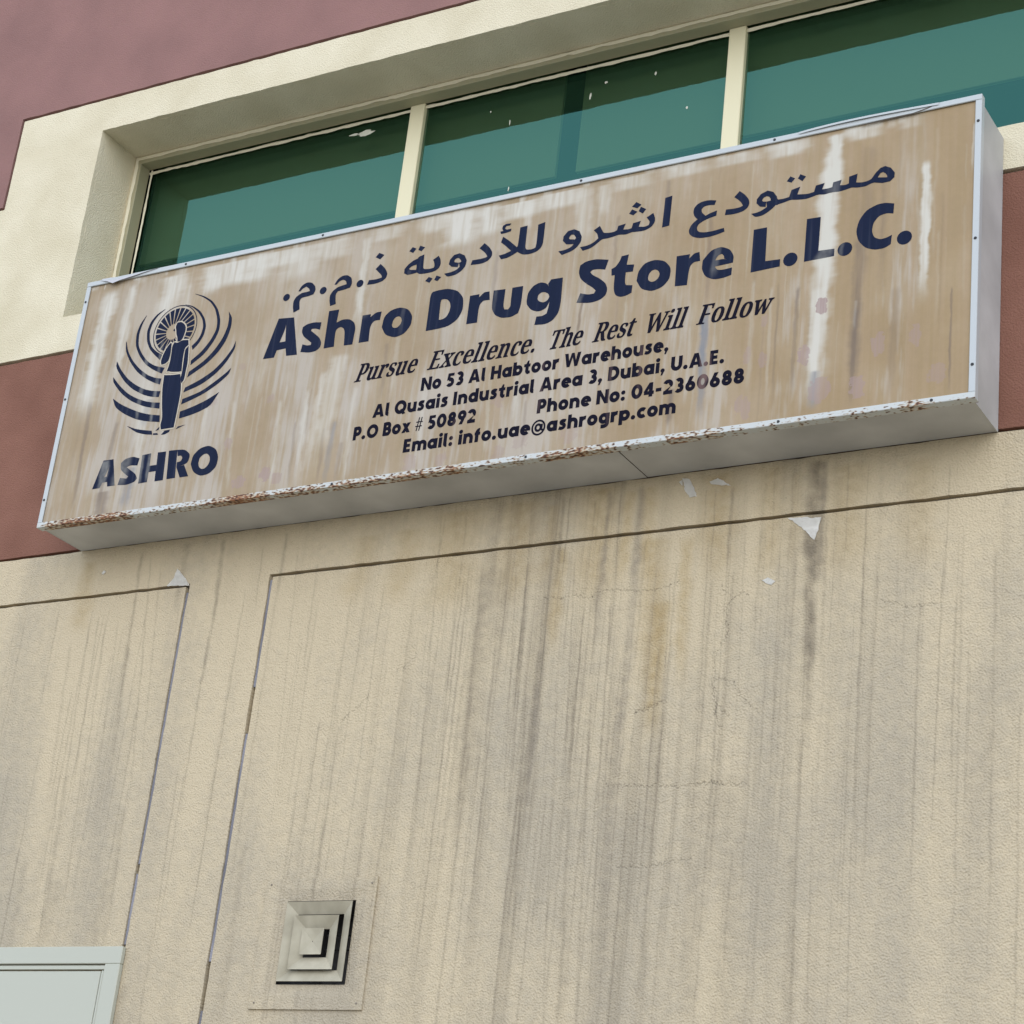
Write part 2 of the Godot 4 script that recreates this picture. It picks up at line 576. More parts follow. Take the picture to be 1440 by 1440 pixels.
func make_building() -> void:
	var t := node("warehouse")
	tag(t, "cream and maroon plastered warehouse with a strip of green windows behind the sign", "building")
	var x0 := -11.0
	var x1 := 10.0
	var top := 9.8
	# masonry behind the render, left open at the window
	var wl := -2.6
	var wr := 5.7
	var wb := 6.17
	var wt := 7.235
	var core := Build.new()
	for q: Array in [[x0, 0.0, -0.762, wb - 0.03], [-0.382, 0.0, x1, wb - 0.03], [-0.762, 0.0, -0.382, 2.93], [-0.762, 3.31, -0.382, wb - 0.03]]:
		bevel_box(core, Vector3(q[0], q[1], -0.34), Vector3(q[2], q[3], -0.0252), 0.0005)
	bevel_box(core, Vector3(x0, wt + 0.03, -0.34), Vector3(x1, top, -0.0252), 0.001)
	bevel_box(core, Vector3(x0, wb - 0.03, -0.34), Vector3(wl - 0.03, wt + 0.03, -0.0252), 0.001)
	bevel_box(core, Vector3(wr + 0.03, wb - 0.03, -0.34), Vector3(x1, wt + 0.03, -0.0252), 0.001)
	bevel_box(core, Vector3(x0, 0, -9.0), Vector3(x0 + 0.25, top, -0.345), 0.001)
	bevel_box(core, Vector3(x1 - 0.25, 0, -9.0), Vector3(x1, top, -0.345), 0.001)
	bevel_box(core, Vector3(x0 + 0.25, 0, -9.0), Vector3(x1 - 0.25, top, -8.75), 0.001)
	bevel_box(core, Vector3(x0 + 0.25, top - 0.9, -8.75), Vector3(x1 - 0.25, top - 0.6, -0.345), 0.001)
	put("masonry", core.mesh(), M.joint, t)
	var g := 0.007                                  # half a joint
	# lower render: two fields and the band that frames them
	panel("render_panel", [-2.8 + g, 1.9 + g, -1.515 - 0.0095, 1.9 + g, -1.515 - 0.0095, 4.671 - g, -2.8 + g, 4.671 - g], M.stained, t, 1)
	panel("render_panel", [-1.070 + 0.0095, 1.9 + g, 3.2 - g, 1.9 + g, 3.2 - g, 4.671 - g, -1.070 + 0.0095, 4.671 - g, -1.070 + 0.0095, 3.31, -0.382, 3.31, -0.382, 2.93, -1.070 + 0.0095, 2.93], M.stained, t, 2, 0.0, 0.0032, [4, 5, 6])
	panel("render_panel", [-1.070 + 0.0095, 2.93, -0.762, 2.93, -0.762, 3.31, -1.070 + 0.0095, 3.31], M.stained, t, 22, 0.0, 0.0032, [0, 1, 2])
	panel("render_panel", [-2.8 + g, 4.671 + g, -1.515 + 0.0095, 4.671 + g, -1.515 + 0.0095, 1.9 + g, -1.070 - 0.0095, 1.9 + g, -1.070 - 0.0095, 4.671 + g, 3.2 - g, 4.671 + g, 3.2 - g, 4.905 - g, -2.8 + g, 4.905 - g], M.stained, t, 3)
	panel("render_panel", [x0, 0.0, -2.8 - g, 0.0, -2.8 - g, 4.905 - g, x0, 4.905 - g], M.cream, t, 4)
	panel("render_panel", [3.2 + g, 0.0, x1, 0.0, x1, 4.905 - g, 3.2 + g, 4.905 - g], M.cream, t, 5)
	panel("render_panel", [-2.8 + g, 0.0, 3.2 - g, 0.0, 3.2 - g, 1.9 - g, -2.8 + g, 1.9 - g], M.cream, t, 6)
	# maroon band behind the sign, cream window surround, faded maroon above
	panel("maroon_band", [x0, 4.905 + g, x1, 4.905 + g, x1, 5.971 - g - 0.003, x0, 5.971 - g - 0.003], M.maroon, t, 7, -0.002)
	panel("window_surround", [x0, 5.971 + g, wr, 5.971 + g, wr, wb, wl, wb, wl, wt, wr, wt, wr, 7.430 - g, -3.178 + g, 7.430 - g, -3.178 + g, 6.897 - g, x0, 6.897 - g], M.cream, t, 8)
	panel("window_surround", [wr, 5.971 + g, x1, 5.971 + g, x1, 7.430 - g, wr, 7.430 - g], M.cream, t, 9)
	panel("upper_render", [x0, 6.897 + 0.012, -3.178 - 0.012, 6.897 + 0.012, -3.178 - 0.012, 7.430 + 0.012, x1, 7.430 + 0.012, x1, top, x0, top], M.maroon_faded, t, 10, -0.002)
	# sealant left in the upright joints, missing in places
	for run: Array in [[-1.515, 4.64, 3.45], [-1.515, 3.41, 3.12], [-1.070, 4.655, 4.18], [-1.070, 3.98, 3.05], [-1.070, 2.86, 1.95]]:
		put("joint_sealant", box(Vector3(run[0] - 0.0075, run[2], -0.0251), Vector3(run[0] + 0.0075, run[1], -0.006), 0.0015), M.sealant, t)
	# lumps of white filler where the paint has come away
	for i in CHIPS.size():
		var chip := v2(CHIPS[i])
		var size := 0.0
		for p: Vector2 in chip:
			size = maxf(size, p.distance_to(chip[0]))
		put("filler_patch", slab(rough_outline(chip, maxf(0.003, size * 0.07), size * 0.045, 120 + i, [], 4.0), 0.0004, 0.0032), M.filler, t)
	make_window(t, wl, wr, wb, wt)
	make_door(t)

func make_window(t: Node, wl: float, wr: float, wb: float, wt: float) -> void:
	var rev := node("window_reveal", t)
	for a: Array in [["soffit", Vector3(wl, wt, -0.34), Vector3(wr, wt + 0.029, -0.0262)], ["jamb", Vector3(wl - 0.029, wb - 0.029, -0.34), Vector3(wl, wt + 0.029, -0.0262)], ["jamb", Vector3(wr, wb - 0.029, -0.34), Vector3(wr + 0.029, wt + 0.029, -0.0262)], ["sill", Vector3(wl, wb - 0.029, -0.34), Vector3(wr, wb, -0.0262)]]:
		put(a[0], box(a[1], a[2], 0.0005), M.cream, rev)
	var win := node("window", t)
	var fz := -0.268
	var f := 0.042
	var e := 0.004
	# frame: front leaf, then a step back to the glass
	var bars := [[Vector3(wl + 0.001, wt - f, -0.339), Vector3(wr - 0.001, wt - 0.001, fz)], [Vector3(wl + 0.001, wb + 0.001, -0.339), Vector3(wr - 0.001, wb + f, fz)], [Vector3(wl + 0.001, wb + f, -0.339), Vector3(wl + f, wt - f, fz)], [Vector3(wr - f, wb + f, -0.339), Vector3(wr - 0.001, wt - f, fz)]]
	for a: Array in bars:
		put("frame", box(a[0], a[1], 0.0025), M.frame_metal, win)
	# uneven mastic beads round the frame and round the glass
	var xs := [-2.536, -0.916, 0.741, 2.398, 4.055, 5.636]
	var bl := Build.new()
	ragged_bar(bl, Vector3(wl + 0.002, wt - 0.010, fz), Vector3(wr - 0.002, wt - 0.010, fz), 0.022, 0.007, 91)
	ragged_bar(bl, Vector3(wl + 0.011, wb + 0.01, fz), Vector3(wl + 0.011, wt - 0.004, fz), 0.024, 0.007, 92)
	put("mastic_bead", bl.mesh(), M.bead, win)
	var gz := -0.352
	var glb := Build.new()
	ragged_bar(glb, Vector3(wl + f, wt - f - 0.016, gz + 0.008), Vector3(wr - f, wt - f - 0.016, gz + 0.008), 0.017, 0.008, 93)
	ragged_bar(glb, Vector3(wl + f + 0.012, wb + f, gz + 0.008), Vector3(wl + f + 0.012, wt - f, gz + 0.008), 0.013, 0.006, 94)
	put("glazing_bead", glb.mesh(), M.bead, win)
	for i in range(1, 5):
		put("mullion", box(Vector3(xs[i] - 0.040, wb + f, -0.37), Vector3(xs[i] + 0.040, wt - f, -0.328), 0.003), M.mullion, win)
	for i in 5:
		var b := Build.new()
		var a: float = xs[i] - (0.03 if i == 0 else 0.0)
		var c: float = xs[i + 1] + (0.03 if i == 4 else 0.0)
		b.quad(Vector3(a, wb + 0.02, gz), Vector3(c, wb + 0.02, gz), Vector3(c, wt - 0.02, gz), Vector3(a, wt - 0.02, gz), Vector3.BACK)
		var p := put("glass_pane", b.mesh(), M.glass, win)
		for s: Array in SMEARS:
			if s[0] > a and s[0] < c:
				put("paint_smear", smear(s, gz + 0.0015), M.smear, p)
	# pale boards stand behind the glass with a gap between them and one below; a dim room behind
	for a: Array in [[-2.62, -0.190], [-0.083, 2.3], [2.42, 4.6], [4.7, 5.7]]:
		put("window_board", box(Vector3(a[0], 6.71, -0.475), Vector3(a[1], 7.5, -0.455), 0.002), M.board, win)
	var room := Build.new()
	bevel_box(room, Vector3(-3.2, 5.6, -3.2), Vector3(6.2, 8.0, -3.1), 0.001)
	bevel_box(room, Vector3(-3.2, 5.5, -3.1), Vector3(6.2, 5.6, -0.345), 0.001)
	bevel_box(room, Vector3(-3.2, 8.0, -3.1), Vector3(6.2, 8.1, -0.345), 0.001)
	bevel_box(room, Vector3(-3.3, 5.5, -3.1), Vector3(-3.2, 8.1, -0.345), 0.001)
	bevel_box(room, Vector3(6.2, 5.5, -3.1), Vector3(6.3, 8.1, -0.345), 0.001)
	put("room_behind_window", room.mesh(), M.room, t)

func smear(s: Array, z: float) -> ArrayMesh:
	var b := Build.new()
	var c := Vector3(s[0], s[1], z)
	var k := 12
	var pts := []
	for i in k:
		var a := TAU * i / k
		var r := rng.randf_range(0.6, 1.15)
		pts.append(c + Vector3(cos(a) * s[2] * r, sin(a) * s[3] * r, 0))
	for i in k:
		b.tri(c, pts[i], pts[(i + 1) % k], Vector3.BACK)
	return b.mesh()

func ragged_bar(b: Build, p: Vector3, q: Vector3, width: float, proud: float, seed_: int) -> void:
	# a hand-run bead: a low three-sided strip whose edges wander
	var noise := FastNoiseLite.new()
	noise.seed = seed_
	noise.frequency = 6.0
	var d := (q - p).normalized()
	var side := d.cross(Vector3.BACK).normalized()
	var k := int(p.distance_to(q) / 0.03)
	var rows := []
	for i in k + 1:
		var c := p.lerp(q, float(i) / k)
		var s := c.dot(d)
		var w0 := width * (0.5 + 0.35 * noise.get_noise_2d(s, 3.0) + 0.2 * noise.get_noise_2d(s * 6.0, 9.0))
		var w1 := width * (0.5 + 0.35 * noise.get_noise_2d(s, 40.0) + 0.2 * noise.get_noise_2d(s * 6.0, 50.0))
		rows.append([c - side * w0 + Vector3(0, 0, 0.0005), c + Vector3(0, 0, proud), c + side * w1 + Vector3(0, 0, 0.0005)])
	for i in k:
		var a: Array = rows[i]
		var c: Array = rows[i + 1]
		b.quad(a[0], c[0], c[1], a[1], (Vector3.BACK - side * 0.7).normalized())
		b.quad(a[1], c[1], c[2], a[2], (Vector3.BACK + side * 0.7).normalized())

func make_door(t: Node) -> void:
	var d := node("door", t)
	var x1 := -1.499
	var x0 := -3.35
	var y1 := 3.107
	for a: Array in [[Vector3(x0, y1 - 0.07, 0.001), Vector3(x1, y1, 0.024)], [Vector3(x1 - 0.078, 0.0, 0.001), Vector3(x1, y1 - 0.07, 0.024)], [Vector3(x0, 0.0, 0.001), Vector3(x0 + 0.078, y1 - 0.07, 0.024)]]:
		put("frame", box(a[0], a[1], 0.003), M.door, d)
	put("stop_strip", box(Vector3(x0 + 0.078, y1 - 0.092, 0.001), Vector3(x1 - 0.078, y1 - 0.075, 0.018), 0.002), M.door, d)
	put("stop_strip", box(Vector3(x1 - 0.094, 0.0, 0.001), Vector3(x1 - 0.082, y1 - 0.096, 0.018), 0.002), M.door, d)
	put("leaf", box(Vector3(-2.42, 0.02, 0.001), Vector3(x1 - 0.099, y1 - 0.098, 0.016), 0.002), M.door, d)
	put("leaf", box(Vector3(x0 + 0.085, 0.02, 0.001), Vector3(-2.426, y1 - 0.098, 0.016), 0.002), M.door, d)

# ------------------------------------------------------------------ vent
func make_vent() -> void:
	var t := node("wall_vent")
	tag(t, "square wall air vent with three nested cone louvres painted cream", "vent")
	var c := Vector2(-0.572, 3.120)
	# flat flange with a square hole
	var hole := 0.205
	var outer := [Vector2(-0.842, 2.866), Vector2(-0.319, 2.866), Vector2(-0.322, 3.367), Vector2(-0.838, 3.368)]
	var inner := [c + Vector2(-hole, -hole), c + Vector2(hole, -hole), c + Vector2(hole, hole), c + Vector2(-hole, hole)]
	var b := Build.new()
	var z := 0.008
	for i in 4:
		var j := (i + 1) % 4
		var o1: Vector2 = outer[i]
		var o2: Vector2 = outer[j]
		var i1: Vector2 = inner[i]
		var i2: Vector2 = inner[j]
		var q := PackedVector2Array([o1, o2, i2, i1])
		for k: Array in [[0, 1, 2], [0, 2, 3]]:
			b.tri(Vector3(q[k[0]].x, q[k[0]].y, z), Vector3(q[k[1]].x, q[k[1]].y, z), Vector3(q[k[2]].x, q[k[2]].y, z), Vector3.BACK, wall_uv(q[k[0]]), wall_uv(q[k[1]]), wall_uv(q[k[2]]))
		var out := Vector3(o2.y - o1.y, o1.x - o2.x, 0).normalized()
		b.tri(Vector3(o1.x, o1.y, 0.0006), Vector3(o2.x, o2.y, 0.0006), Vector3(o2.x, o2.y, z), out, wall_uv(o1), wall_uv(o2), wall_uv(o2))
		b.tri(Vector3(o1.x, o1.y, 0.0006), Vector3(o2.x, o2.y, z), Vector3(o1.x, o1.y, z), out, wall_uv(o1), wall_uv(o2), wall_uv(o1))
	put("flange", b.mesh(), M.stained, t)
	# blades: cones that open towards the room, every lip near the face
	put("outer_cone", cone(c, hole, 0.160, z, 0.0015), M.stained, t)
	put("blade", cone(Vector2(-0.568, 3.1215), 0.152, 0.107, 0.019, -0.003), M.vent, t)
	put("blade", cone(Vector2(-0.571, 3.117), 0.103, 0.054, 0.021, -0.001), M.vent, t)
	put("core", cone(Vector2(-0.577, 3.120), 0.050, 0.002, 0.023, 0.015), M.vent, t)
	var sleeve := Build.new()
	for q: Array in [[-0.761, 2.931, -0.757, 3.309], [-0.387, 2.931, -0.383, 3.309], [-0.757, 2.931, -0.387, 2.935], [-0.757, 3.305, -0.387, 3.309]]:
		bevel_box(sleeve, Vector3(q[0], q[1], -0.33), Vector3(q[2], q[3], -0.014), 0.0003)
	bevel_box(sleeve, Vector3(-0.760, 2.932, -0.336), Vector3(-0.384, 3.308, -0.331), 0.0003)
	put("duct", sleeve.mesh(), M.duct, t)
	for s: float in [-1.0, 1.0]:
		put("spacer_rod", box(Vector3(-0.572 + 0.04, 3.12 + s * 0.028 - 0.003, -0.016), Vector3(-0.388, 3.12 + s * 0.028 + 0.003, -0.011), 0.001), M.screw, t)
	for p: Vector2 in [Vector2(-0.816, 3.345), Vector2(-0.345, 3.343), Vector2(-0.345, 2.890), Vector2(-0.816, 2.890)]:
		put("screw", disc(p, 0.0045, z, 0.002), M.joint, t)

func wall_uv(p: Vector2) -> Vector2:
	return Vector2((p.x - WALL_X0) / 6.0, (WALL_Y1 - p.y) / 3.0)

func disc(p: Vector2, r: float, z: float, thick: float) -> ArrayMesh:
	var b := Build.new()
	var k := 12
	for i in k:
		var a := Vector2.from_angle(TAU * i / k)
		var d := Vector2.from_angle(TAU * (i + 1) / k)
		var p1 := Vector3(p.x + a.x * r * 0.8, p.y + a.y * r * 0.8, z + thick)
		var p2 := Vector3(p.x + d.x * r * 0.8, p.y + d.y * r * 0.8, z + thick)
		b.tri(Vector3(p.x, p.y, z + thick), p1, p2, Vector3.BACK)
		b.quad(p1, p2, Vector3(p.x + d.x * r, p.y + d.y * r, z), Vector3(p.x + a.x * r, p.y + a.y * r, z), Vector3(a.x, a.y, 0.6).normalized())
	return b.mesh()

func cone(c: Vector2, lip: float, throat: float, z_lip: float, z_throat: float) -> ArrayMesh:
	# four sloping plates 1.2 mm thick with a rolled lip
	var b := Build.new()
	var cs := [Vector2(-1, -1), Vector2(1, -1), Vector2(1, 1), Vector2(-1, 1)]
	for i in 4:
		var a: Vector2 = cs[i]
		var d: Vector2 = cs[(i + 1) % 4]
		var l1 := Vector3(c.x + a.x * lip, c.y + a.y * lip, z_lip)
		var l2 := Vector3(c.x + d.x * lip, c.y + d.y * lip, z_lip)
		var t1 := Vector3(c.x + a.x * throat, c.y + a.y * throat, z_throat)
		var t2 := Vector3(c.x + d.x * throat, c.y + d.y * throat, z_throat)
		var mid := Vector3((a.x + d.x) / 2.0, (a.y + d.y) / 2.0, 0)
		var nn := (-mid * (z_lip - z_throat) + Vector3.BACK * (lip - throat)).normalized()
		b.quad(l1, l2, t2, t1, nn)
		var o := -nn * 0.0012
		b.quad(l1 + o, l2 + o, t2 + o, t1 + o, -nn)
		b.quad(l1, l2, l2 + o, l1 + o, mid)
	for i in b.v.size():
		b.uv[i] = wall_uv(Vector2(b.v[i].x, b.v[i].y))
	return b.mesh()

# ------------------------------------------------------------------ the sign
func make_sign() -> void:
	var t := node("lightbox_sign")
	tag(t, "long weathered lightbox sign with brown stained face and navy lettering on the wall", "sign")
	var x0 := -2.178
	var x1 := 2.062
	var y0 := 4.8925
	var y1 := 6.123
	var w := 0.024
	var zf := 0.296
	# the box
	put("side_panel", box(Vector3(x0 + 0.008, y0 + 0.006, 0.001), Vector3(x0 + 0.012, y1 - 0.008, 0.283), 0.001), M.side_metal, t)
	put("side_panel", box(Vector3(x1 - 0.018, y0 + 0.006, 0.001), Vector3(x1 - 0.014, y1 - 0.008, 0.283), 0.001), M.side_metal, t)
	put("top_panel", box(Vector3(x0 + 0.012, y1 - 0.012, 0.001), Vector3(x1 - 0.018, y1 - 0.008, 0.283), 0.001), M.side_metal, t)
	put("bottom_panel", box(Vector3(x0 + 0.012, y0 + 0.007, 0.001), Vector3(0.671, y0 + 0.010, 0.283), 0.001), M.side_metal, t)
	put("bottom_panel", box(Vector3(0.674, y0 + 0.0085, 0.001), Vector3(x1 - 0.018, y0 + 0.0115, 0.283), 0.001), M.side_metal, t)
	# trim: front leg and a return round the box
	var trim := Build.new()
	bevel_box(trim, Vector3(x0, y1 - w, 0.289), Vector3(x1, y1, zf), 0.002)
	bevel_box(trim, Vector3(x0, y1 - 0.003, 0.262), Vector3(x1, y1 - 0.0005, 0.289), 0.001)
	put("trim", trim.mesh(), M.white_metal, t)
	for s in 2:
		var sx := Build.new()
		var a := x0 if s == 0 else x1 - w
		bevel_box(sx, Vector3(a, y0 + w, 0.289), Vector3(a + w, y1 - w, zf - 0.0005), 0.002)
		var rx := x0 + 0.0005 if s == 0 else x1 - 0.003
		bevel_box(sx, Vector3(rx, y0 + 0.003, 0.262), Vector3(rx + 0.0025, y1 - 0.003, 0.289), 0.001)
		put("trim", sx.mesh(), M.white_metal, t)
	var low := Build.new()
	bevel_box(low, Vector3(x0, y0, 0.289), Vector3(x1, y0 + w, zf), 0.002)
	bevel_box(low, Vector3(x0, y0 + 0.0005, 0.255), Vector3(x1, y0 + 0.003, 0.289), 0.001)
	for i in low.v.size():
		low.uv[i] = Vector2((low.v[i].x - x0) / (x1 - x0), clampf((y0 + w - low.v[i].y) / w, 0.02, 0.98) if low.v[i].z > 0.2885 else clampf(1.0 - (low.v[i].z - 0.255) / 0.045, 0.1, 0.98))
	var lt := put("trim", low.mesh(), M.rust, t)
	lt.set_meta("label", "rusty white lower trim")
	for p: Array in [[-2.166, 6.019], [-2.166, 5.52], [-2.166, 5.025], [-1.6, 6.111], [-0.851, 6.111], [0.412, 6.111], [1.25, 6.111], [2.050, 6.008], [2.050, 5.52], [2.050, 5.021], [1.908, 4.905], [1.34, 4.905], [0.3, 4.905], [-0.6, 4.905]]:
		put("screw", disc(Vector2(p[0], p[1]), 0.006, zf - 0.0002, 0.0025), M.screw, t)
	# face sheet
	var fx := SIGN_W / 2.0
	var fy := SIGN_H / 2.0
	put("face_sheet", slab(PackedVector2Array([SIGN_C + Vector2(-fx, -fy), SIGN_C + Vector2(fx, -fy), SIGN_C + Vector2(fx, fy), SIGN_C + Vector2(-fx, fy)]), 0.284, FACE_Z, SIGN_C + Vector2(-fx, fy), Vector2(SIGN_W, SIGN_H)), M.face, t)
	make_lettering(t)
	make_flaps(t, y1, zf)

func make_flaps(t: Node, y1: float, zf: float) -> void:
	# torn protective film hanging over the top trim
	var b := Build.new()
	var pts := [[-2.10, 0.012, 0.0, -0.004], [-2.05, 0.010, 0.006, -0.020], [-2.01, 0.006, 0.012, -0.040], [-1.97, 0.006, 0.010, -0.030], [-1.90, 0.008, 0.006, -0.020], [-1.83, 0.006, 0.004, -0.010], [-1.76, 0.004, 0.002, -0.002]]
	for i in pts.size() - 1:
		var a: Array = pts[i]
		var c: Array = pts[i + 1]
		b.quad(Vector3(a[0], y1 + a[1], zf - 0.012), Vector3(c[0], y1 + c[1], zf - 0.012), Vector3(c[0], y1 + c[3], zf + 0.001 + c[2]), Vector3(a[0], y1 + a[3], zf + 0.001 + a[2]), Vector3(0, 0.4, 0.9).normalized())
	var f := put("peeling_film", b.mesh(), M.film, t)
	f.set_meta("label", "grey film peeling off the top trim")
	# a length of top trim that has sprung up, and a dark strip painted for the shade in its gap
	var s := Build.new()
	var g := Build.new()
	var k := 16
	for i in k:
		var u0 := float(i) / k
		var u1 := float(i + 1) / k
		var xa := lerpf(1.35, 1.90, u0)
		var xb := lerpf(1.35, 1.90, u1)
		var ha := 0.007 * sin(PI * pow(u0, 0.8))
		var hb := 0.007 * sin(PI * pow(u1, 0.8))
		s.quad(Vector3(xa, y1 - 0.002 + ha, zf + 0.002 + ha * 0.4), Vector3(xb, y1 - 0.002 + hb, zf + 0.002 + hb * 0.4), Vector3(xb, y1 - 0.002 + hb, 0.27), Vector3(xa, y1 - 0.002 + ha, 0.27), Vector3.UP)
		s.quad(Vector3(xa, y1 - 0.012 + ha, zf + 0.003 + ha * 0.5), Vector3(xb, y1 - 0.012 + hb, zf + 0.003 + hb * 0.5), Vector3(xb, y1 - 0.002 + hb, zf + 0.002 + hb * 0.4), Vector3(xa, y1 - 0.002 + ha, zf + 0.002 + ha * 0.4), Vector3.BACK)
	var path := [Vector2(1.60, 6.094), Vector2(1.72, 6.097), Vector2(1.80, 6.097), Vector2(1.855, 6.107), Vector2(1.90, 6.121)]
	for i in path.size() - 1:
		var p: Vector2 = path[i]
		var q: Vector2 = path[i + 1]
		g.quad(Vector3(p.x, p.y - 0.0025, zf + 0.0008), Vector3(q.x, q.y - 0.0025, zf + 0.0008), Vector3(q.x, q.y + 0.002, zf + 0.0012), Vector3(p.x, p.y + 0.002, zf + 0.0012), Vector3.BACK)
	put("sprung_trim", s.mesh(), M.white_metal, t)
	put("painted_gap", g.mesh(), M.gap_shade, t)

# ------------------------------------------------------------------ lettering (cut vinyl, laid on the face sheet)
class Vinyl:
	var b := Build.new()
	var z := 0.0
	var centre := Vector2.ZERO
	var size := Vector2.ONE
	var base := Vector2.ZERO
	func at(p: Vector2) -> Vector3:
		return Vector3(p.x, p.y, z)
	func uv(p: Vector2) -> Vector2:
		return Vector2((p.x - base.x) / size.x + 0.5, 0.5 - (p.y - base.y) / size.y)
	func tri(p: Vector2, q: Vector2, r: Vector2) -> void:
		b.tri(at(p), at(q), at(r), Vector3.BACK, uv(p), uv(q), uv(r))
	func step() -> void:
		z += 0.000012
	func poly(pts: PackedVector2Array) -> void:
		var ids := Geometry2D.triangulate_polygon(pts)
		if ids.is_empty():
			print("vinyl: no triangulation ", pts.size(), " ", pts[0])
		for i in range(0, ids.size(), 3):
			tri(pts[ids[i]], pts[ids[i + 1]], pts[ids[i + 2]])
		step()
	func strip(a: PackedVector2Array, c: PackedVector2Array) -> void:
		for i in a.size() - 1:
			tri(a[i], a[i + 1], c[i + 1])
			tri(a[i], c[i + 1], c[i])
		step()
	func stroke(pts: PackedVector2Array, hw: float, closed := false) -> void:
		var n := pts.size()
		var l := PackedVector2Array()
		var r := PackedVector2Array()
		for i in n:
			var p0 := pts[(i - 1 + n) % n] if closed or i > 0 else pts[i]
			var p1 := pts[(i + 1) % n] if closed or i < n - 1 else pts[i]
			var d := (p1 - p0).normalized().orthogonal()
			l.append(pts[i] + d * hw)
			r.append(pts[i] - d * hw)
		if closed:
			l.append(l[0])
			r.append(r[0])
		strip(l, r)

func vinyl() -> Vinyl:
	var v := Vinyl.new()
	v.z = FACE_Z + 0.0006
	v.base = SIGN_C
	v.size = Vector2(SIGN_W, SIGN_H)
	return v

func mm(a: Array) -> PackedVector2Array:
	var out := PackedVector2Array()
	for i in range(0, a.size(), 2):
		out.append(SIGN_C + Vector2(a[i], a[i + 1]) * 0.001)
	return out

func rounded(p: PackedVector2Array, closed := true) -> PackedVector2Array:
	# softens the traced corners: a point every third of an edge, corners kept where they are sharp
	var out := PackedVector2Array()
	var n := p.size()
	for i in n:
		var a := p[(i - 1 + n) % n]
		var b := p[i]
		var c := p[(i + 1) % n]
		if not closed and (i == 0 or i == n - 1):
			out.append(b)
			continue
		var turn := absf((b - a).angle_to(c - b))
		if closed and turn > 0.9:
			out.append(b)
		else:
			out.append(b.lerp(a, 0.28))
			out.append(b * 0.84 + (a + c) * 0.08)
			out.append(b.lerp(c, 0.28))
	return out

func make_lettering(sign: Node) -> void:
	var v := vinyl()
	for a: Array in ARABIC:
		v.poly(rounded(mm(a)))
	for a: Array in ARABIC_RINGS:
		v.strip(mm(a[0]), mm(a[1]))
	for a: Array in [[-562, 324], [-751, 325], [-943, 326]]:
		v.poly(circle(SIGN_C + Vector2(a[0], a[1]) * 0.001, 0.0175))
	put("arabic_lettering", v.b.mesh(), M.title, sign)
	var name_line := node("company_name", sign)
	traced(name_line, NAME_LETTERS)
	for i in range(0, NAME_DOTS.size(), 2):
		v = vinyl()
		v.poly(circle(SIGN_C + Vector2(NAME_DOTS[i], NAME_DOTS[i + 1]) * 0.001, 0.0285))
		put("letter", v.b.mesh(), M.title, name_line)
	put("slogan_lettering", slogan(), M.small, sign)
	for a: Array in [["No 53 Al Habtoor Warehouse,", -0.235, 0.868, 5.271], ["Al Qusais Industrial Area 3, Dubai, U.A.E.", -0.454, 1.104, 5.183], ["P.O Box # 50892", -0.536, 0.045, 5.093], ["Phone No: 04-2360688", 0.321, 1.190, 5.089], ["Email: info.uae@ashrogrp.com", -0.281, 0.919, 5.004]]:
		text(node("address_line", sign), M.small, a[0], a[1], a[2], a[3], 0.0595, 0.275)
	traced(node("emblem_name", sign), EMBLEM_LETTERS)
	make_emblem(sign)

func traced(parent: Node, letters: Array) -> void:
	for a: Array in letters:
		var v := vinyl()
		for p: Array in a[0]:
			v.poly(rounded(mm(p)))
		for p: Array in a[1]:
			v.strip(rounded(mm(p[0]), false), rounded(mm(p[1]), false))
		put("letter", v.b.mesh(), M.title, parent)

func circle(c: Vector2, r: float, k := 20) -> PackedVector2Array:
	var out := PackedVector2Array()
	for i in k:
		out.append(c + Vector2.from_angle(TAU * i / k) * r)
	return out

func make_emblem(sign: Node) -> void:
	var e := node("emblem", sign)
	var v := vinyl()
	for a: Array in EMBLEM_ARCS:
		v = vinyl()
		v.strip(rounded(mm(a[0]), false), rounded(mm(a[1]), false))
		put("arc", v.b.mesh(), M.title, e)
	for a: Array in EMBLEM_BITS:
		v = vinyl()
		v.poly(mm(a))
		put("arc_tip", v.b.mesh(), M.title, e)
	# wheel: a rim line and wedges between pale spokes
	v = vinyl()
	var c := SIGN_C + Vector2(-1.5412, 0.2720)
	var hub := SIGN_C + Vector2(-1.5546, 0.2589)
	var r := 0.1214
	v.stroke(circle(c, r * 0.985, 56), 0.0022, true)
	var k := 22
	for i in k:
		var a0 := TAU * (i + 0.10) / k + 0.05
		var a1 := TAU * (i + 0.90) / k + 0.05
		var o := PackedVector2Array()
		var n := PackedVector2Array()
		for j in 4:
			var t := lerpf(a0, a1, j / 3.0)
			var d := c + Vector2.from_angle(t) * r * 0.885
			o.append(d)
			var fan := 0.36 + 0.10 * (j - 1.5) * 0.0
			n.append(hub + (d - hub) * fan + (c + Vector2.from_angle((a0 + a1) / 2.0) * r - d) * 0.06)
		v.strip(o, n)
	v.poly(circle(hub + Vector2(0.012, 0.012), 0.007, 10))
	put("wheel", v.b.mesh(), M.title, e)
	# the standing figure, set off from the wheel by a pale line
	var p := vinyl()
	p.z += 0.0008
	var f := vinyl()
	f.z += 0.0016
	for a: Array in EMBLEM_FIGURE:
		var o := mm(a)
		for grown in Geometry2D.offset_polygon(o, 0.0058, Geometry2D.JOIN_ROUND):
			p.poly(grown)
		f.poly(rounded(o))
	put("figure_outline", p.b.mesh(), M.pale, e)
	put("figure", f.b.mesh(), M.title, e)

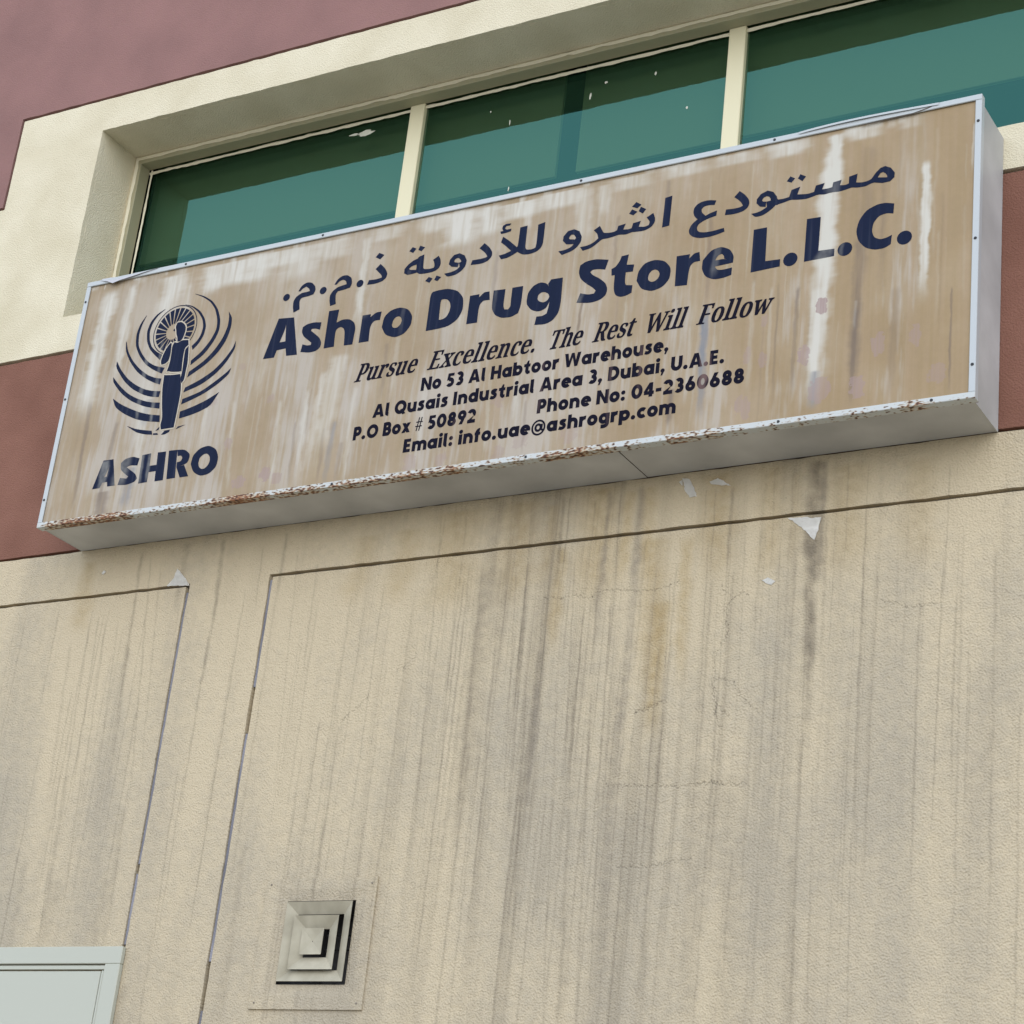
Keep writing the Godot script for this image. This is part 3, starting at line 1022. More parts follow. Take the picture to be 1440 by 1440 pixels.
func slogan() -> ArrayMesh:
	# italic serif line: the outline font, slanted and narrowed
	var v := vinyl()
	var font := SystemFont.new()
	font.font_names = PackedStringArray(["Droid Serif"])
	font.font_weight = 700
	var cap := -1e9                                 # base line and cap height, from a letter H of the same font
	var foot := 1e9
	var hm := TextMesh.new()
	hm.font = font
	hm.font_size = 64
	hm.pixel_size = 0.01
	hm.depth = 0.0
	hm.text = "H"
	for p: Vector3 in hm.get_mesh_arrays()[Mesh.ARRAY_VERTEX]:
		cap = maxf(cap, p.y)
		foot = minf(foot, p.y)
	for w: Array in [["Pursue", -0.573, -0.262], ["Excellence.", -0.218, 0.292], ["The", 0.337, 0.497], ["Rest", 0.534, 0.722], ["Will", 0.752, 0.938], ["Follow", 0.976, 1.289]]:
		var tm := TextMesh.new()
		tm.font = font
		tm.font_size = 64
		tm.pixel_size = 0.01
		tm.depth = 0.0
		tm.curve_step = 0.5
		tm.text = w[0]
		tm.horizontal_alignment = HORIZONTAL_ALIGNMENT_LEFT
		var arr := tm.get_mesh_arrays()
		var vs: PackedVector3Array = arr[Mesh.ARRAY_VERTEX]
		var ids: PackedInt32Array = arr[Mesh.ARRAY_INDEX]
		var lo := Vector2(1e9, 1e9)
		var hi := -lo
		for p in vs:
			lo = lo.min(Vector2(p.x, p.y))
			hi = hi.max(Vector2(p.x, p.y))
		var sy := 0.082 / (cap - foot)
		var slant := 0.29
		var width: float = w[2] - w[1] - slant * 0.06
		var sx := width / (hi.x - lo.x)
		for bold: float in [-0.0009, 0.0, 0.0009]:      # a heavier cut: the pen widened by 2 mm
			for i in range(0, ids.size(), 3):
				var q := []
				for j in 3:
					var p := vs[ids[i + j]]
					var y := (p.y - foot) * sy
					q.append(Vector2(w[1] + (p.x - lo.x) * sx + y * slant + bold, 5.362 + y))
				v.tri(q[0], q[1], q[2])
			v.step()
	return v.b.mesh()

# A heavy geometric sans, drawn with a pen of one width. Cap height 1. S stroke, E arc of an ellipse, P polygon, D dot, C smooth stroke.
const GLYPHS := {
	" ": [0.26, ""],
	"A": [0.98, "P 0 0 .29 0 .52 .80 .52 1 .33 1;P .69 0 .98 0 .64 1 .46 1 .46 .80;P .20 .17 .78 .17 .72 .40 .26 .40"],
	"B": [0.72, "S .14 0 .14 1;S .1 .885 .40 .885;S .1 .115 .43 .115;S .1 .515 .42 .515 T.9;E .39 .70 .155 .185 90 -90;E .42 .315 .17 .20 90 -90"],
	"C": [0.80, "E .50 .5 .36 .375 42 318"],
	"D": [0.86, "S .14 0 .14 1;S .1 .875 .38 .875;S .1 .125 .38 .125;E .36 .5 .36 .375 90 -90"],
	"E": [0.64, "S .14 0 .14 1;S .1 .88 .58 .88 T.85;S .1 .5 .54 .5 T.85;S .1 .12 .58 .12 T.85"],
	"H": [0.86, "S .14 0 .14 1;S .72 0 .72 1;S .2 .5 .68 .5 T.9"],
	"I": [0.32, "S .15 0 .15 1"],
	"L": [0.64, "S .14 0 .14 1;S .1 .125 .62 .125"],
	"N": [0.88, "S .13 0 .13 1;S .75 0 .75 1;P 0 1 .26 1 .88 0 .62 0"],
	"O": [1.00, "E .50 .5 .365 .38 0 360"],
	"P": [0.70, "S .14 0 .14 1;S .1 .885 .40 .885;S .1 .44 .40 .44;E .39 .6625 .18 .2225 90 -90"],
	"Q": [1.00, "E .50 .5 .365 .38 0 360;P .48 .30 .68 .38 .98 -.02 .72 -.08"],
	"R": [0.76, "S .14 0 .14 1;S .1 .885 .40 .885;S .1 .46 .40 .46;E .40 .6725 .18 .2125 90 -90;P .28 .42 .54 .46 .78 0 .47 0"],
	"S": [0.76, "C .70 .80 .56 .875 .38 .88 .23 .82 .19 .70 .27 .58 .44 .50 .58 .41 .61 .28 .53 .16 .37 .11 .20 .14 .06 .22"],
	"U": [0.84, "S .14 1 .14 .40;S .70 1 .70 .40;E .42 .41 .28 .295 180 360"],
	"W": [1.30, "P 0 1 .28 1 .46 0 .22 0;P .26 0 .46 0 .70 .86 .70 1 .54 1;P .60 1 .76 1 1.04 0 .84 0 .60 .86;P .84 0 1.08 0 1.30 1 1.02 1"],
	"a": [0.80, "E .38 .37 .245 .245 0 360;S .66 0 .66 .74"],
	"b": [0.80, "E .42 .37 .245 .245 0 360;S .14 0 .14 1"],
	"c": [0.66, "E .39 .37 .255 .245 48 312"],
	"d": [0.80, "E .38 .37 .245 .245 0 360;S .66 0 .66 1"],
	"e": [0.76, "E .39 .37 .255 .25 0 318;P .2 .29 .78 .29 .78 .40 .75 .45 .2 .45"],
	"f": [0.50, "S .21 0 .21 .70;E .38 .70 .17 .175 180 80;S .02 .62 .46 .62 T.8"],
	"g": [0.80, "E .38 .37 .245 .245 0 360;S .66 .74 .66 .0;E .40 .0 .26 .185 0 -95;S .42 -.185 .20 -.185"],
	"h": [0.78, "S .14 0 .14 1;E .39 .36 .25 .265 175 0;S .64 0 .64 .37"],
	"i": [0.30, "S .15 0 .15 .74;D .15 .93 .15"],
	"l": [0.37, "S .15 1 .15 .22;E .30 .225 .15 .105 180 275"],
	"m": [1.18, "S .14 0 .14 .74;E .37 .40 .23 .225 175 0;S .60 0 .60 .41;E .83 .40 .23 .225 175 0;S 1.06 0 1.06 .41"],
	"n": [0.78, "S .14 0 .14 .74;E .39 .36 .25 .265 175 0;S .64 0 .64 .37"],
	"o": [0.77, "E .385 .37 .25 .25 0 360"],
	"p": [0.80, "E .42 .37 .245 .245 0 360;S .14 -.28 .14 .74"],
	"r": [0.53, "S .14 0 .14 .74;E .45 .34 .31 .28 165 80"],
	"s": [0.60, "C .54 .595 .42 .635 .29 .635 .19 .575 .21 .475 .33 .405 .44 .33 .44 .20 .33 .12 .19 .11 .05 .155 T.88"],
	"t": [0.56, "P .17 .62 .17 .74 .20 .78 .30 .98 .42 .98 .42 .62;S .28 .70 .28 .25;E .42 .26 .14 .145 180 275;P .40 0 .54 .02 .54 .22 .40 .24;S .02 .635 .54 .635 T.8"],
	"u": [0.78, "S .14 .74 .14 .36;S .64 .74 .64 0;E .39 .375 .25 .265 180 355"],
	"x": [0.74, "P 0 0 .30 0 .74 .74 .44 .74;P .44 0 .74 0 .30 .74 0 .74"],
	"0": [0.82, "E .41 .5 .275 .38 0 360"],
	"2": [0.72, "E .34 .68 .22 .20 165 -40;P .44 .46 .62 .60 .34 .20 .02 .02 .02 .18;S .04 .115 .68 .115 T.95"],
	"3": [0.70, "E .33 .70 .19 .19 140 -80;E .33 .30 .22 .19 80 -140;S .26 .50 .40 .50 T.8"],
	"4": [0.78, "P .40 1 .64 1 .26 .36 0 .36;S .04 .28 .76 .28 T.9;S .53 0 .53 1"],
	"5": [0.70, "P .12 1 .64 1 .64 .78 .34 .78 .30 .50 .06 .46;E .33 .32 .215 .215 130 -145"],
	"6": [0.76, "E .38 .32 .225 .215 0 360;P .04 .36 .30 1 .60 1 .36 .52 .26 .30"],
	"8": [0.76, "E .38 .71 .185 .18 0 360;E .38 .29 .225 .18 0 360"],
	"9": [0.76, "E .38 .68 .225 .215 0 360;P .72 .64 .46 0 .16 0 .40 .48 .50 .70"],
	".": [0.34, "D .16 .14 .155"],
	",": [0.32, "D .16 .14 .15;P .04 -.20 .16 -.20 .31 .12 .10 .10"],
	":": [0.34, "D .16 .14 .15;D .16 .58 .15"],
	"-": [0.48, "S .03 .40 .44 .40 T.9"],
	"#": [0.62, "P .08 0 .17 0 .33 1 .24 1;P .30 0 .39 0 .55 1 .46 1;P .0 .30 .56 .30 .57 .38 .01 .38;P .04 .62 .60 .62 .61 .70 .05 .70"],
	"@": [1.12, "E .56 .40 .47 .50 -40 320 T.5;E .54 .40 .20 .22 0 360 T.62;S .80 .64 .80 .30 T.6;E .90 .30 .10 .10 180 330 T.5"],
}

func text(parent: Node, m_: Material, line: String, x0: float, x1: float, base: float, cap: float, pen: float, slant := 0.0) -> void:
	var total := 0.0
	for ch in line:
		total += GLYPHS[ch][0] + GAP
	var sx := (x1 - x0) / (total - GAP)
	var x := x0
	for ch in line:
		var v := vinyl()
		for cmd: String in (GLYPHS[ch][1] as String).split(";", false):
			var w := cmd.split(" ", false)
			var thick := pen
			if w[-1].begins_with("T"):
				thick *= w[-1].substr(1).to_float()
				w.resize(w.size() - 1)
			var n := []
			for k in range(1, w.size()):
				n.append(w[k].to_float())
			var to := func(p: Vector2) -> Vector2: return Vector2(x + p.x * sx + p.y * cap * slant, base + p.y * cap)
			var pts := PackedVector2Array()
			if w[0] in ["P", "S", "C"]:
				for k in range(0, n.size(), 2):
					pts.append(Vector2(n[k], n[k + 1]))
			match w[0]:
				"P":
					var o := PackedVector2Array()
					for p in pts:
						o.append(to.call(p))
					v.poly(o)
				"D":
					var o := PackedVector2Array()
					for k in 18:
						var d := Vector2.from_angle(TAU * k / 18.0) * float(n[2]) * cap
						o.append(to.call(Vector2(n[0], n[1])) + Vector2(minf(d.x, 1.0), d.y))
					v.poly(o)
				_:
					var closed := false
					if w[0] == "E":
						var steps := 10 + int(absf(n[5] - n[4]) / 9.0)
						closed = absf(n[5] - n[4]) > 359.0
						for k in (steps if closed else steps + 1):
							var a := deg_to_rad(lerpf(n[4], n[5], float(k) / steps))
							pts.append(Vector2(n[0] + cos(a) * n[2], n[1] + sin(a) * n[3]))
					elif w[0] == "C":
						var cv := Curve2D.new()
						for k in pts.size():
							var tan_ := (pts[mini(k + 1, pts.size() - 1)] - pts[maxi(k - 1, 0)]) / 6.0
							cv.add_point(pts[k], -tan_, tan_)
						pts = cv.tessellate_even_length(4, 0.035)
					# the pen is round in the glyph's own units, so that a narrowed line keeps even weight
					var l := PackedVector2Array()
					var r := PackedVector2Array()
					var m := pts.size()
					for k in m:
						var p0 := pts[(k - 1 + m) % m] if closed or k > 0 else pts[k]
						var p1 := pts[(k + 1) % m] if closed or k < m - 1 else pts[k]
						var d := (p1 - p0).normalized().orthogonal() * thick / 2.0
						l.append(to.call(pts[k] + d))
						r.append(to.call(pts[k] - d))
					if closed:
						l.append(l[0])
						r.append(r[0])
					v.strip(l, r)
		if ch != " ":
			put("letter", v.b.mesh(), m_, parent)
		x += (GLYPHS[ch][0] + GAP) * sx

# ------------------------------------------------------------------ traced data: sign marks in mm from the sign's centre, wall marks in metres
const ARABIC := [[1704,344,1689,338,1667,337,1645,342,1649,379,1616,373,1616,344,1601,340,1581,344,1587,366,1554,362,1551,342,1535,340,1511,341,1520,367,1485,363,1479,337,1453,333,1412,340,1422,372,1387,365,1379,336,1358,333,1332,334,1327,312,1356,315,1386,322,1409,317,1447,312,1472,316,1495,322,1521,316,1550,320,1580,316,1610,320,1628,324,1650,318,1683,317,1701,324,1715,326],
	[1365,407,1379,426,1399,413,1385,397],
	[1410,410,1419,427,1443,412,1429,394],
	[1333,329,1326,311,1312,298,1287,282,1268,276,1244,276,1227,294,1247,294,1266,298,1283,307,1290,311,1287,335,1304,336],
	[1332,337,1334,338,1336,311,1326,311],
	[1172,406,1195,386,1213,361,1217,342,1211,325,1194,313,1166,308,1143,308,1117,311,1120,335,1153,332,1179,333,1190,338,1183,352,1168,369,1151,383],
	[1076,385,1070,366,1046,370,1026,368,1016,358,1018,343,1035,325,1055,333,1082,339,1081,316,1056,312,1031,305,1008,293,1002,279,1005,266,1014,257,1038,251,1070,250,1117,255,1121,238,1092,231,1057,227,1019,229,989,240,972,256,968,274,976,294,990,308,1002,316,988,331,981,351,983,369,995,384,1015,392,1044,393],
	[884,447,882,313,851,310,854,443],
	[807,385,817,361,817,341,805,323,775,311,732,314,720,316,694,310,662,316,635,311,612,309,588,310,566,293,540,278,506,274,492,293,526,294,553,303,571,318,565,339,547,359,573,374,583,356,593,338,613,334,637,333,652,338,656,357,689,361,680,336,703,332,717,335,721,356,755,360,748,335,774,329,792,334,795,349,779,370],
	[709,433,727,451,751,434,734,421],
	[741,406,749,425,774,409,760,392],
	[699,403,711,421,736,405,719,392],
	[495,341,494,317,478,296,456,282,412,273,394,293,426,294,449,301,462,312,464,334,469,339],
	[318,444,319,346,310,324,291,311,258,306,226,311,202,328,177,316,157,309,128,308,115,328,141,330,171,339,143,367,118,389,125,414,158,388,197,351,201,359,202,442,236,444,236,342,244,330,269,327,285,332,288,352,286,438],
	[157,470,151,461,135,462,129,453,137,444,160,445,159,433,135,429,113,429,108,441,122,442,115,454,118,467,133,473],
	[39,401,65,377,82,351,82,331,66,313,36,305,-16,309,-10,330,29,329,54,331,60,335,47,355,17,381],
	[-38,336,-40,310,-55,291,-83,276,-124,274,-140,292,-108,293,-83,299,-69,311,-74,331,-64,334],
	[-284,391,-278,399,-253,405,-252,384,-250,340,-242,333,-218,329,-197,331,-194,340,-198,357,-205,370,-180,384,-169,368,-164,344,-170,325,-185,315,-205,311,-238,311,-263,313,-278,323,-285,337,-283,347,-285,362],
	[-332,435,-317,452,-297,441,-311,423],
	[-287,433,-280,452,-254,439,-270,423],
	[-230,274,-215,291,-195,280,-208,262],
	[-186,271,-177,290,-153,279,-169,263],
	[-470,401,-443,375,-427,348,-431,327,-448,314,-481,308,-524,311,-518,332,-480,329,-453,333,-457,345,-492,380],
	[-501,439,-485,457,-457,442,-476,424],
	[-696,343,-683,367,-659,380,-633,378,-610,360,-604,332,-611,314,-638,309,-672,307,-681,294,-678,269,-673,246,-701,241,-709,267,-711,294,-699,314,-676,328,-647,332,-632,334,-636,349,-653,360,-672,355,-685,341],
	[-884,345,-871,370,-846,382,-819,377,-798,356,-792,335,-800,316,-825,311,-860,310,-869,298,-866,275,-862,254,-892,243,-900,273,-902,300,-891,320,-864,334,-838,334,-822,336,-828,349,-845,361,-864,354,-873,343]]
const ARABIC_RINGS := [[[1704,344,1721,368,1738,384,1756,388,1778,376,1794,352,1793,332,1777,318,1748,317,1715,326,1704,344],[1729,345,1732,351,1738,361,1748,364,1758,357,1765,345,1766,338,1758,339,1744,342,1734,344,1729,345]],
	[[1285,312,1262,318,1246,336,1247,354,1262,373,1289,383,1313,372,1329,348,1333,329],[1287,335,1273,338,1269,343,1271,350,1277,356,1287,359,1297,354,1304,344,1304,336]],
	[[462,313,428,318,410,338,411,358,429,379,457,382,482,368,495,341],[464,334,441,339,437,345,440,353,447,359,458,357,467,345,469,339]],
	[[-78,311,-109,319,-124,333,-120,355,-103,373,-77,376,-51,361,-38,336],[-74,331,-95,337,-99,343,-96,350,-87,355,-77,353,-66,341,-64,334]],
	[[-284,391,-304,385,-326,371,-343,352,-342,332,-325,321,-301,321,-278,323],[-285,362,-299,361,-313,356,-320,349,-316,344,-307,341,-295,339,-285,337]]]
const NAME_LETTERS := [[[[-1015,40,-966,227,-925,223,-919,178,-940,108,-948,71,-957,38],[-925,223,-884,219,-836,32,-893,36,-902,73,-910,108,-919,178],[-940,108,-910,108,-902,73,-948,71]],[]],
	[[[-733,169,-735,134,-760,144,-779,145,-781,137,-759,119,-730,95,-717,70,-719,48,-738,34,-771,31,-820,42,-815,78,-790,68,-771,68,-770,78,-788,93,-816,115,-830,140,-828,162,-808,173,-772,176]],[]],
	[[[-702,217,-650,216,-653,154,-624,164,-587,159,-560,138,-550,109,-552,70,-554,34,-597,36,-603,101,-611,119,-627,129,-645,124,-652,109,-648,39,-700,39]],[]],
	[[[-523,165,-481,164,-482,150,-455,168,-428,167,-431,128,-458,129,-470,117,-476,96,-473,35,-523,36]],[]],
	[[],[[[-416,91,-412,138,-384,164,-338,171,-295,155,-269,118,-271,75,-298,41,-343,30,-393,51,-416,91],[-366,93,-363,115,-352,127,-337,129,-325,121,-319,105,-324,88,-338,76,-353,77,-362,82,-366,93]]]],
	[[],[[[-193,35,-193,124,-194,214,-157,218,-111,217,-63,199,-30,161,-25,105,-45,63,-86,39,-137,35,-193,35],[-136,77,-138,123,-139,169,-125,171,-107,166,-93,150,-87,130,-90,106,-100,86,-114,78,-128,76,-136,77]]]],
	[[[1,163,45,163,46,148,67,168,92,167,98,127,69,129,54,116,50,87,51,32,0,33]],[]],
	[[[112,167,167,164,166,88,173,71,190,67,200,79,199,103,199,164,249,163,249,78,240,42,209,29,164,33,132,51,114,81,112,108]],[]],
	[[[364,152,376,169,429,168,432,51,426,10,403,-20,372,-31,322,-26,327,11,354,9,372,17,378,45,381,102]],[[[273,90,275,127,296,155,328,166,364,152,381,102,381,71,366,40,333,31,299,45,276,73,273,90],[323,92,324,108,336,117,352,117,369,107,377,92,371,79,363,73,350,70,334,77,325,85,323,92]]]],
	[[[628,210,617,168,587,176,561,178,551,169,563,154,597,132,626,105,636,77,631,52,607,35,566,29,503,41,516,81,551,69,577,69,584,81,569,97,535,122,509,148,499,177,502,208,527,222,572,224]],[]],
	[[[716,217,711,172,744,167,741,136,710,138,710,95,716,81,745,75,744,42,720,33,695,32,673,44,663,72,662,135,648,135,645,165,663,172,679,195,685,215]],[]],
	[[],[[[761,91,765,132,790,164,833,171,877,157,906,121,904,74,877,43,832,32,785,50,761,91],[810,94,813,112,824,125,839,127,852,119,860,103,855,86,841,75,826,74,814,82,810,94]]]],
	[[[926,168,982,166,981,148,1001,167,1022,168,1028,128,1002,128,988,115,983,91,980,32,929,36]],[]],
	[[[1092,117,1128,119,1166,94,1092,91,1102,75,1125,71,1164,74,1163,42,1133,35,1091,35,1054,55,1037,91,1039,128]],[[[1166,94,1168,123,1150,155,1112,174,1071,166,1039,128],[1128,119,1127,131,1117,142,1104,138,1096,129,1092,117]]]],
	[[[1243,221,1297,221,1299,75,1359,72,1359,41,1242,37]],[]],
	[[[1457,224,1512,222,1510,78,1573,75,1573,44,1455,42]],[]],
	[[[1797,220,1795,178,1769,185,1740,179,1720,154,1715,120,1725,92,1749,79,1775,82,1793,90,1790,51,1767,39,1730,39,1692,55,1664,90,1654,130,1663,175,1690,213,1732,230,1764,230]],[]]]
const NAME_DOTS := [1400,63,1614,65,1841,68]
const EMBLEM_LETTERS := [[[[-1845,-464,-1811,-330,-1777,-331,-1771,-369,-1788,-414,-1792,-439,-1802,-463],[-1777,-331,-1754,-331,-1718,-461,-1760,-461,-1766,-438,-1774,-411,-1771,-369],[-1788,-414,-1774,-411,-1766,-438,-1792,-439]],[]],
	[[[-1604,-347,-1609,-380,-1652,-374,-1668,-381,-1642,-399,-1612,-419,-1597,-442,-1608,-458,-1651,-467,-1702,-461,-1695,-428,-1658,-436,-1650,-427,-1680,-406,-1701,-387,-1706,-356,-1685,-338,-1642,-333]],[]],
	[[[-1592,-333,-1543,-331,-1539,-391,-1501,-391,-1506,-332,-1460,-333,-1449,-470,-1495,-470,-1499,-421,-1538,-421,-1537,-468,-1585,-469]],[]],
	[[[-1445,-332,-1398,-334,-1384,-468,-1430,-468],[-1386,-418,-1346,-412,-1312,-469,-1358,-469]],[[[-1398,-334,-1357,-338,-1322,-365,-1328,-406,-1386,-419],[-1391,-365,-1372,-364,-1362,-377,-1369,-392,-1389,-394]]]],
	[[],[[[-1310,-413,-1306,-372,-1274,-343,-1228,-336,-1185,-359,-1165,-399,-1168,-444,-1200,-472,-1246,-477,-1289,-453,-1310,-413],[-1269,-414,-1267,-389,-1248,-375,-1230,-374,-1214,-388,-1208,-410,-1214,-430,-1230,-444,-1248,-444,-1263,-431,-1269,-414]]]]]
const EMBLEM_ARCS := [[[-1508,393,-1463,378,-1413,343,-1380,299,-1365,259,-1369,216,-1390,177,-1418,151],[-1508,391,-1468,374,-1428,343,-1395,302,-1381,261,-1385,224,-1400,195,-1427,172]],
	[[-1463,439,-1410,419,-1355,384,-1315,336,-1290,278,-1286,224,-1306,174,-1348,117,-1414,75],[-1463,437,-1416,415,-1366,381,-1331,339,-1307,281,-1303,232,-1326,182,-1366,133,-1416,98]],
	[[-1251,313,-1226,278,-1222,229,-1237,167,-1270,115,-1326,65,-1420,16],[-1251,312,-1243,281,-1242,237,-1258,184,-1292,131,-1341,84,-1416,43]],
	[[-1182,158,-1178,118,-1217,53,-1266,6,-1335,-33,-1426,-56],[-1182,157,-1192,123,-1232,69,-1279,26,-1346,-8,-1421,-33]],
	[[-1181,26,-1188,-4,-1239,-43,-1308,-79,-1369,-99,-1426,-114],[-1181,25,-1207,4,-1259,-29,-1323,-64,-1373,-77,-1424,-88]],
	[[-1224,-84,-1259,-144,-1314,-164,-1365,-175,-1423,-182],[-1226,-85,-1289,-114,-1339,-129,-1378,-139,-1425,-148]],
	[[-1622,390,-1664,371,-1694,337,-1705,290,-1694,239,-1669,196,-1633,161,-1596,130],[-1621,387,-1656,364,-1680,329,-1688,287,-1679,242,-1659,205,-1624,175,-1589,155]],
	[[-1725,377,-1753,337,-1765,289,-1756,227,-1723,173,-1677,122,-1626,87,-1571,59],[-1724,375,-1742,329,-1749,281,-1739,224,-1708,178,-1667,134,-1618,104,-1559,86]],
	[[-1818,259,-1809,209,-1770,148,-1717,90,-1654,45,-1605,19,-1569,5],[-1815,258,-1795,206,-1755,151,-1704,102,-1649,63,-1604,43,-1566,34]],
	[[-1849,163,-1848,133,-1787,58,-1725,6,-1655,-32,-1609,-49,-1561,-58],[-1847,162,-1816,117,-1763,62,-1711,25,-1655,-5,-1609,-20,-1558,-29]],
	[[-1853,85,-1846,57,-1785,-7,-1718,-54,-1642,-90,-1596,-104,-1545,-116],[-1850,83,-1803,34,-1746,-13,-1689,-45,-1635,-67,-1589,-80,-1549,-86]],
	[[-1830,-24,-1803,-74,-1741,-115,-1672,-149,-1606,-169,-1530,-183],[-1827,-26,-1779,-59,-1722,-88,-1661,-116,-1601,-136,-1535,-150]],
	[[-1712,-178,-1653,-216,-1600,-233,-1558,-240],[-1711,-177,-1663,-197,-1615,-210,-1565,-220]]]
const EMBLEM_BITS := [[-1380,-217,-1430,-232,-1421,-220],
	[-1545,-224,-1522,-203,-1527,-222],
	[-1508,-247,-1492,-230,-1462,-230,-1465,-240,-1488,-249],
	[-1555,-234,-1530,-236,-1525,-245,-1553,-242]]
const EMBLEM_FIGURE := [[-1553,48,-1506,41,-1461,39,-1444,-21,-1439,-65,-1440,-150,-1442,-222,-1513,-222,-1521,-198,-1517,-165,-1533,-102,-1549,-18],
	[-1534,305,-1512,306,-1491,291,-1480,275,-1478,256,-1481,237,-1486,217,-1498,206,-1513,207,-1518,230,-1526,244,-1532,265,-1539,285],
	[-1529,207,-1511,200,-1485,210,-1451,205,-1445,180,-1462,168,-1464,142,-1462,94,-1457,52,-1476,52,-1515,58,-1532,64,-1543,63,-1537,87,-1534,112,-1535,150,-1538,189],
	[-1458,161,-1443,175,-1437,137,-1431,89,-1433,48,-1433,8,-1445,-9,-1456,18,-1453,52,-1456,93,-1459,141],
	[-1551,207,-1544,203,-1539,151,-1543,117,-1563,104,-1581,104,-1588,121,-1582,152,-1569,185]]
# kind, x, y at the top, x, y at the foot, width, strength
const SIGN_STAINS := [[0,-1972,561,-1994,-139,114,0.75],[0,-1847,564,-1840,49,65,0.60],[0,-1604,566,-1611,332,178,0.65],[0,-1648,374,-1632,-327,109,0.35],[0,-1516,513,-1480,63,50,0.35],[0,-1630,-53,-1613,-498,74,0.35],[0,-1492,-210,-1485,-548,48,0.30],[0,-1270,572,-1265,449,388,0.75],[0,-1136,585,-1127,441,160,0.60],[0,-1388,573,-1374,426,124,0.55],[0,-904,576,-901,409,234,0.50],[0,-999,576,-1000,499,277,0.60],[0,-560,560,-544,79,48,0.55],[0,-735,574,-735,483,230,0.50],[0,-463,582,-472,525,223,0.45],[0,-234,598,-236,512,180,0.55],[0,-93,585,-87,415,220,0.90],[0,44,581,42,439,139,0.70],[0,180,569,179,495,240,0.70],[0,378,577,370,506,268,0.65],[0,482,575,501,283,99,0.40],[0,573,568,581,429,71,0.40],[0,231,568,237,433,47,0.40],[0,699,580,698,528,225,0.50],[0,916,591,914,537,250,0.50],[0,1159,582,1155,544,242,0.45],[0,1365,586,1362,530,206,0.70],[0,1664,586,1661,537,169,0.60],[0,1844,593,1843,544,138,0.30],[0,1555,580,1556,319,74,0.90],[0,1544,445,1518,-124,97,0.85],[0,1521,-65,1515,-560,72,0.70],[0,1540,139,1550,-304,28,0.50],[0,1544,230,1518,-527,96,0.45],[0,1548,538,1537,-68,86,0.40],[0,1913,387,1917,-210,43,1.00],[0,1925,285,1919,-23,32,0.70],[0,-611,7,-638,-461,110,0.45],[0,-681,-63,-692,-518,51,0.45],[0,-752,-135,-729,-608,37,0.40],[0,-505,-157,-501,-605,28,0.35],[0,-882,-165,-865,-591,34,0.30],[0,-1010,124,-1015,-145,38,0.20],[0,-327,43,-316,-251,35,0.20],[0,-25,89,-33,-103,31,0.25],[0,260,-88,288,-525,29,0.30],[0,-161,-146,-152,-557,31,0.25],[0,144,-195,160,-568,23,0.25],[0,420,-83,447,-487,22,0.22],[0,721,19,745,-411,25,0.20],[0,1256,13,1262,-489,23,0.20],[0,1331,-30,1337,-557,17,0.20],[0,2092,504,2083,295,13,0.40],[0,-1132,-128,-1090,-563,31,0.25],[0,-1286,32,-1272,-376,31,0.30],[1,1672,113,1666,-583,55,0.30],[1,1669,-180,1663,-582,24,0.40],[1,1687,506,1692,-97,73,0.12],[1,2022,-158,2023,-603,12,0.28],[1,1436,-49,1436,-515,22,0.25],[1,1358,-20,1364,-561,14,0.20],[1,526,42,521,-85,19,0.40],[1,518,-53,534,-379,15,0.15],[1,954,-398,947,-552,32,0.33],[1,-1960,-3,-1938,-567,30,0.30],[1,-1777,-135,-1800,-603,33,0.25],[1,-1777,-478,-1767,-607,99,0.30],[1,-2114,494,-2118,164,31,0.15],[1,1058,330,1068,-103,24,0.18],[1,652,414,652,158,25,0.15],[1,859,532,869,274,22,0.20],[1,-534,-411,-537,-601,28,0.15],[1,-375,18,-369,-243,25,0.15],[1,106,360,110,65,27,0.15],[1,-635,-333,-626,-589,21,0.20],[1,-788,-278,-769,-603,22,0.15],[1,324,-347,331,-591,19,0.15],[1,677,-158,692,-522,18,0.14],[1,1754,429,1759,-167,33,0.12],[1,1816,-120,1812,-571,37,0.15],[2,1062,-102,1080,-554,44,0.50],[2,1077,-74,1074,-224,20,0.35],[2,-1637,-378,-1647,-578,73,0.35],[2,-586,-307,-595,-625,36,0.25],[2,-1614,-55,-1623,-192,57,0.20],[2,1523,-414,1515,-569,54,0.30]]
const PINK_SPOTS := [[1534,-156,22,35,0.55],[1756,-350,26,48,0.35],[1895,-339,23,45,0.30],[1476,-349,24,43,0.45],[1314,-337,17,35,0.30],[1544,-497,43,56,0.35],[1686,-505,31,47,0.40],[1977,-500,35,41,0.25],[1257,-531,22,51,0.30],[-1034,-532,37,29,0.40],[-902,-510,29,36,0.45],[-839,-537,25,29,0.30],[-1127,-342,23,27,0.30],[-939,-157,19,20,0.25],[-1246,-127,23,20,0.20],[-1119,22,19,21,0.20],[-186,-553,30,44,0.25],[-36,-557,26,37,0.25],[193,-327,32,44,0.20],[225,-577,29,42,0.20],[314,-528,38,36,0.20],[532,-529,37,42,0.20],[1312,-176,14,26,0.25],[1250,-312,17,35,0.25],[1236,-513,22,40,0.30],[-24,-168,30,29,0.15],[52,-369,33,37,0.15]]
